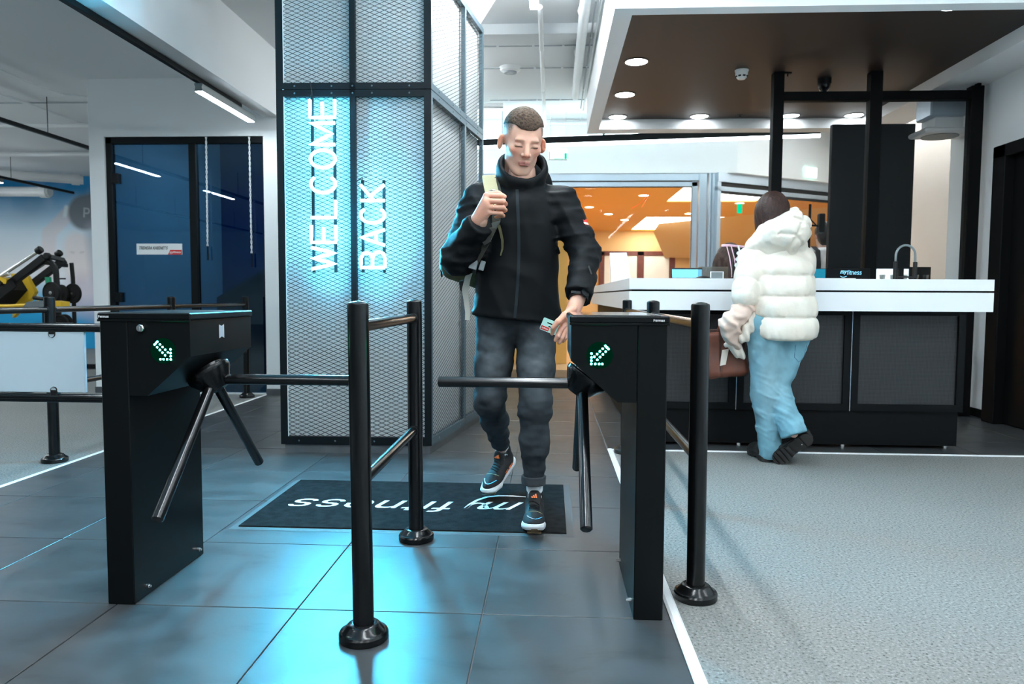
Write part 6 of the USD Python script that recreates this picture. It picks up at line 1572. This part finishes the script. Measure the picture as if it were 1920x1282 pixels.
hb = thing('handbag', 'brown leather tote bag hanging at the woman’s left side, with a cream tag', 'handbag', (1.09, 4.6, .55))
obj('body', nets(lambda P: rbox(P, (1.088, 4.60, .665), (.128, .062, .140), .028, rotm('y', -6)) - .012 * np.clip((.70 - P[:, 2]) / .15, 0, 1) + fb(P, 9, 2, 5) * .014 + .006 * np.exp(-((P[:, 0] - 1.062 - .05 * (P[:, 2] - .66)) / .006) ** 2) * (P[:, 1] < 4.58), (.92, 4.48, .48), (1.26, 4.72, .86), .007, 1), M['leather'], hb, smooth=True)
obj('gusset_seam', MB().tube([(1.046, 4.533, .806), (1.050, 4.532, .72), (1.052, 4.531, .62), (1.055, 4.534, .55)], .0045, 8), M['darkleather'], hb)
obj('opening', MB().hull([(x, y, z) for x in (.985, 1.19) for y in (4.56, 4.64) for z in (.795, .812)]), M['darkleather'], hb)
obj('handle', MB().tube([(1.04, 4.57, .79), (1.06, 4.53, .88), (1.12, 4.47, .955), (1.165, 4.50, .955), (1.17, 4.56, .88), (1.16, 4.61, .80)], .010, 10), M['leather'], hb)
obj('tag', MB().hull([(x, y, z) for x, z in ((1.062, .688), (1.102, .697), (1.085, .598), (1.050, .590)) for y in (4.524, 4.528)]), M['creamcloth'], hb, label='cream hanging tag')
sf = thing('scarf', 'pink-beige scarf draped over the woman’s forearm, above the brown bag', 'scarf', (1.12, 4.42, .8))
def scarf(P):
    P = np.asarray(P, np.float32)
    d = chain(P, [A([1.225, 4.44, .985]), A([1.14, 4.40, .93]), A([1.075, 4.395, .855]), A([1.09, 4.41, .78])], [.045, .055, .062, .045], .03)
    d = smin(d, cap(P, (1.08, 4.42, .80), (1.12, 4.44, .73), .055, .035), .03)
    return d + .010 * np.sin((P[:, 0] * .75 + P[:, 2] * .65) * 95 + fb(P, 12, 2, 2) * 9) * .6 + fb(P, 20, 2, 6) * .016
obj('cloth', nets(scarf, (.96, 4.30, .66), (1.32, 4.53, 1.06), .006, 1), M['scarfmat'], sf, smooth=True)
def cloth2(P):
    P = np.asarray(P, np.float32)
    d = chain(P, [A([1.215, 4.43, .93]), A([1.185, 4.40, .84]), A([1.155, 4.40, .775])], [.028, .036, .034], .02)
    d = smin(d, cap(P, (1.10, 4.46, .735), (1.16, 4.47, .665), .042, .030), .02)
    return d + .006 * np.sin((P[:, 0] + P[:, 2] * .4) * 130) + fb(P, 22, 2, 9) * .012
obj('lining', nets(cloth2, (1.02, 4.33, .60), (1.28, 4.54, 1.0), .006, 1), M['creamcloth'], sf, smooth=True, label='cream lining cloth')

# ------------------------------------------------------------------ people further back
def figure(label, o, hgt, R, top, hairc, long_hair, seated=False, trousers='kick', pose='stand'):
    """plain standing or seated figure: o = point between the feet (or under the seat), R turns it (local y = the way it faces)."""
    o = A(o, float); R = A(R, float); k = hgt / 1.72
    t = thing('person', label, 'person', o)
    W = lambda p: o + (A(p, float) * k) @ R.T
    sd = .40 if seated else 0.0
    hip, sh_, hd = .92 - sd, 1.42 - sd, 1.60 - sd
    Rf = R.astype(np.float32); of = o.astype(np.float32)
    loc = lambda P: ((np.asarray(P, np.float32) - of) @ Rf) / k
    kn = (lambda s: (s * .10, .42, .50)) if seated else (lambda s: (s * .09, .02, .48))
    an_ = (lambda s: (s * .10, .40, .08)) if seated else (lambda s: (s * .09, -.02, .08))
    el = lambda s: (s * .23, .04, 1.14 - sd)
    wr = lambda s: (s * .20, .20, 1.06 - sd) if seated else (s * .22, .10, .90)
    def core(q):
        d = cap(q, (-.10, 0, sh_ - .06), (.10, 0, sh_ - .06), .09); d = smin(d, cap(q, (-.08, 0, hip + .04), (.08, 0, hip + .04), .09), .12)
        for s in (-1, 1):
            d = smin(d, chain(q, [A((s * .16, 0, sh_)), A(el(s)), A(wr(s)), A(wr(s)) + A([0, .06, -.05])], [.05, .04, .027, .030], .02), .02)
            d = smin(d, chain(q, [A((s * .09, 0, hip)), A(kn(s)), A(an_(s))], [.08, .055, .035], .02), .02)
            for i in range(4):
                w_ = A(wr(s)) + A([s * (.012 * i - .02), .07, -.06]); d = smin(d, cap(q, w_, w_ + A([0, .05, -.04]), .0095, .008), .004)
        return smin(d, cap(q, (0, 0, sh_), (0, .01, hd - .06), .05), .03)
    body = nets(lambda P: core(loc(P)) * k, o - A([.6, .6, .02]), o + A([.6, .6, 1.6 * k]), .014, 1)
    hc = W((0, .02, hd)); hb_ = nets(lambda P: head_sdf(((P - hc.astype(np.float32)) @ Rf) / (.94 * k)) * .94 * k, hc - .2, hc + .2, .007, 1)
    me, co_ = join([(body, np.tile(A(WSK), (len(body[0]), 1))), (hb_, head_col(((hb_[0] - hc) @ R) / (.94 * k), WSK, (.45, .18, .17), hairc, hairc, False))])
    obj('body', me, M['skin'], t, col=co_)
    def hfn(P):
        q = ((np.asarray(P, np.float32) - hc.astype(np.float32)) @ Rf) / k
        d = ell(q, (0, -.02, .04), (.088, .108, .108))
        if long_hair:
            d = smin(d, ell(q, (0, -.06, -.12), (.11, .07, .20)), .05)
            for s in (-1, 1): d = smin(d, ell(q, (s * .085, .02, -.12), (.035, .055, .18)), .03)
        else:
            d = smin(d, ell(q, (0, -.06, -.03), (.078, .06, .09)), .04)
        d = d + fb(q * A([1, 1, .25]), 60, 2, 4) * .012
        return smax(d, -ell(q, (0, .15, -.05), (.065, .10, .13)), .01) * k
    hv = nets(hfn, hc - .38, hc + .22, .008, 1)
    obj('hair', hv, M['longhair'], t, col=hair_col(hv[0], A(hairc) * .7, A(hairc) * 2.0, 45, 3))
    def tp(P):
        q = loc(P); z = q[:, 2]
        a = np.interp(z, [hip - .1, hip + .1, sh_ - .1, sh_ + .05], [.19, .17, .18, .10]); b_ = np.interp(z, [hip - .1, sh_], [.14, .115])
        e = ((np.abs(q[:, 0] / a) ** 2.3 + np.abs(q[:, 1] / b_) ** 2.3) ** (1 / 2.3) - 1) * b_
        e = smax(smax(e, z - sh_ - .05, .05), hip - .08 - z, .01)
        for s in (-1, 1):
            e = smin(e, chain(q, [A((s * .17, 0, sh_ - .01)), A(el(s)), A(wr(s))], [.072, .060, .044], .02), .03)
        return (e + fb(q, 9, 3, 6) * .02) * k
    jt = obj('jacket', nets(tp, o - A([.6, .6, -.2]), o + A([.6, .6, 1.7 * k]), .011, 1), top, t, smooth=True)
    def tr(P):
        q = loc(P); d = None
        for s in (-1, 1):
            c = chain(q, [A((s * .085, 0, hip + .02)), A(kn(s)), A(an_(s))], [.105, .075, .06], .03); d = c if d is None else smin(d, c, .02)
        return (smin(d, cap(q, (-.07, 0, hip + .02), (.07, 0, hip + .02), .115), .05) + fb(q, 9, 2, 6) * .015) * k
    obj('trousers', nets(tr, o - A([.6, .6, 0]), o + A([.6, .6, 1.2 * k]), .012, 1), M[trousers], t, smooth=True)
    for s in (-1, 1):
        a_ = A(an_(s))
        fs_ = nets(lambda P: smax(smin(ell(loc(P), a_ + A([0, .07, -.035]), (.045, .13, .05)), cap(loc(P), a_ + A([0, 0, -.02]), a_ + A([0, 0, .04]), .05), .02), .002 - loc(P)[:, 2], .004) * k, W(a_) - .3, W(a_) + .3, .009, 1)
        obj('shoe', fs_, M['blackplastic'], t, smooth=True)
    return t, W
figure('receptionist with long wavy brown hair sitting behind the desk, face turned away', (1.455, 6.02, 0.0), 1.86, rotm('z', 35), M['dark'], (.022, .010, .007), True, seated=True)
st = thing('office_chair', 'dark office chair under the receptionist behind the desk', 'chair', (1.455, 6.02, 0))
SRot = rotm('z', 35)
sl_ = lambda p: A([1.455, 6.02, 0]) + A(p, float) @ SRot.T
obj('seat', MB().hull([sl_((x, y, z)) for x in (-.22, .22) for y in (-.18, .28) for z in (.335, .375)]), M['dark'], st)
obj('back', MB().hull([sl_((x, y, z)) for x in (-.2, .2) for y, z in ((-.20, .5), (-.24, .5), (-.22, .85), (-.26, .85))]), M['dark'], st)
obj('back_bar', MB().obox(sl_((0, -.16, .36)), sl_((0, -.235, .6)), .06, .02, upv=(0, 1, .2)), M['dark'], st)
obj('column', MB().cyl(sl_((0, 0, .09)), sl_((0, 0, .34)), .03, 14), M['ceilgrey'], st)
for k in range(5):
    e = A([math.cos(k * 1.2566), math.sin(k * 1.2566), 0]); p = sl_((0, 0, 0))
    obj('leg', MB().hull([p + e * a_ + A([0, 0, z]) + np.cross(e, [0, 0, 1]) * w_ for a_, z0, z1 in ((.02, .06, .11), (.28, .05, .075)) for z in (z0, z1) for w_ in (-.02, .02)]), M['dark'], st)
    obj('caster', MB().lathe([(.0, -.012), (.022, -.012), (.025, -.008), (.025, .008), (.022, .012), (0, .012)], p + e * .27 + A([0, 0, .0255]), 14, axis=np.cross(e, [0, 0, 1])), M['blackplastic'], st)
M['whitejacket'] = pm('white_padded_jacket', (0.86, 0.87, 0.87), 0.5)
p3, W3 = figure('person in a white jacket with a black shoulder strap, half hidden by the black panel', (3.09, 8.45, 0.0), 1.85, rotm('z', 8), M['whitejacket'], (.010, .007, .006), False)
bgs = thing('shoulder_bag', 'black shoulder bag strap across the white jacket behind the screen', 'shoulder bag', W3((0, -.15, 1.0)))
obj('strap', ribbon([W3((x, y, z)) for x, y, z in ((-.10, .10, 1.42), (-.11, .0, 1.475), (-.11, -.09, 1.43), (-.12, -.135, 1.28), (-.14, -.155, 1.12), (-.16, -.155, 1.0))], [(0, 1, .2), (0, 0, 1), (0, -.6, .8), (0, -1, .1), (0, -1, 0), (0, -1, 0)], .05, .008), M['blackplastic'], bgs)
obj('pouch', MB().hull([W3((x, y, z)) for x in (-.27, -.08) for y, z in ((-.155, 1.01), (-.155, .80), (-.235, .98), (-.235, .80))]), M['blackplastic'], bgs)
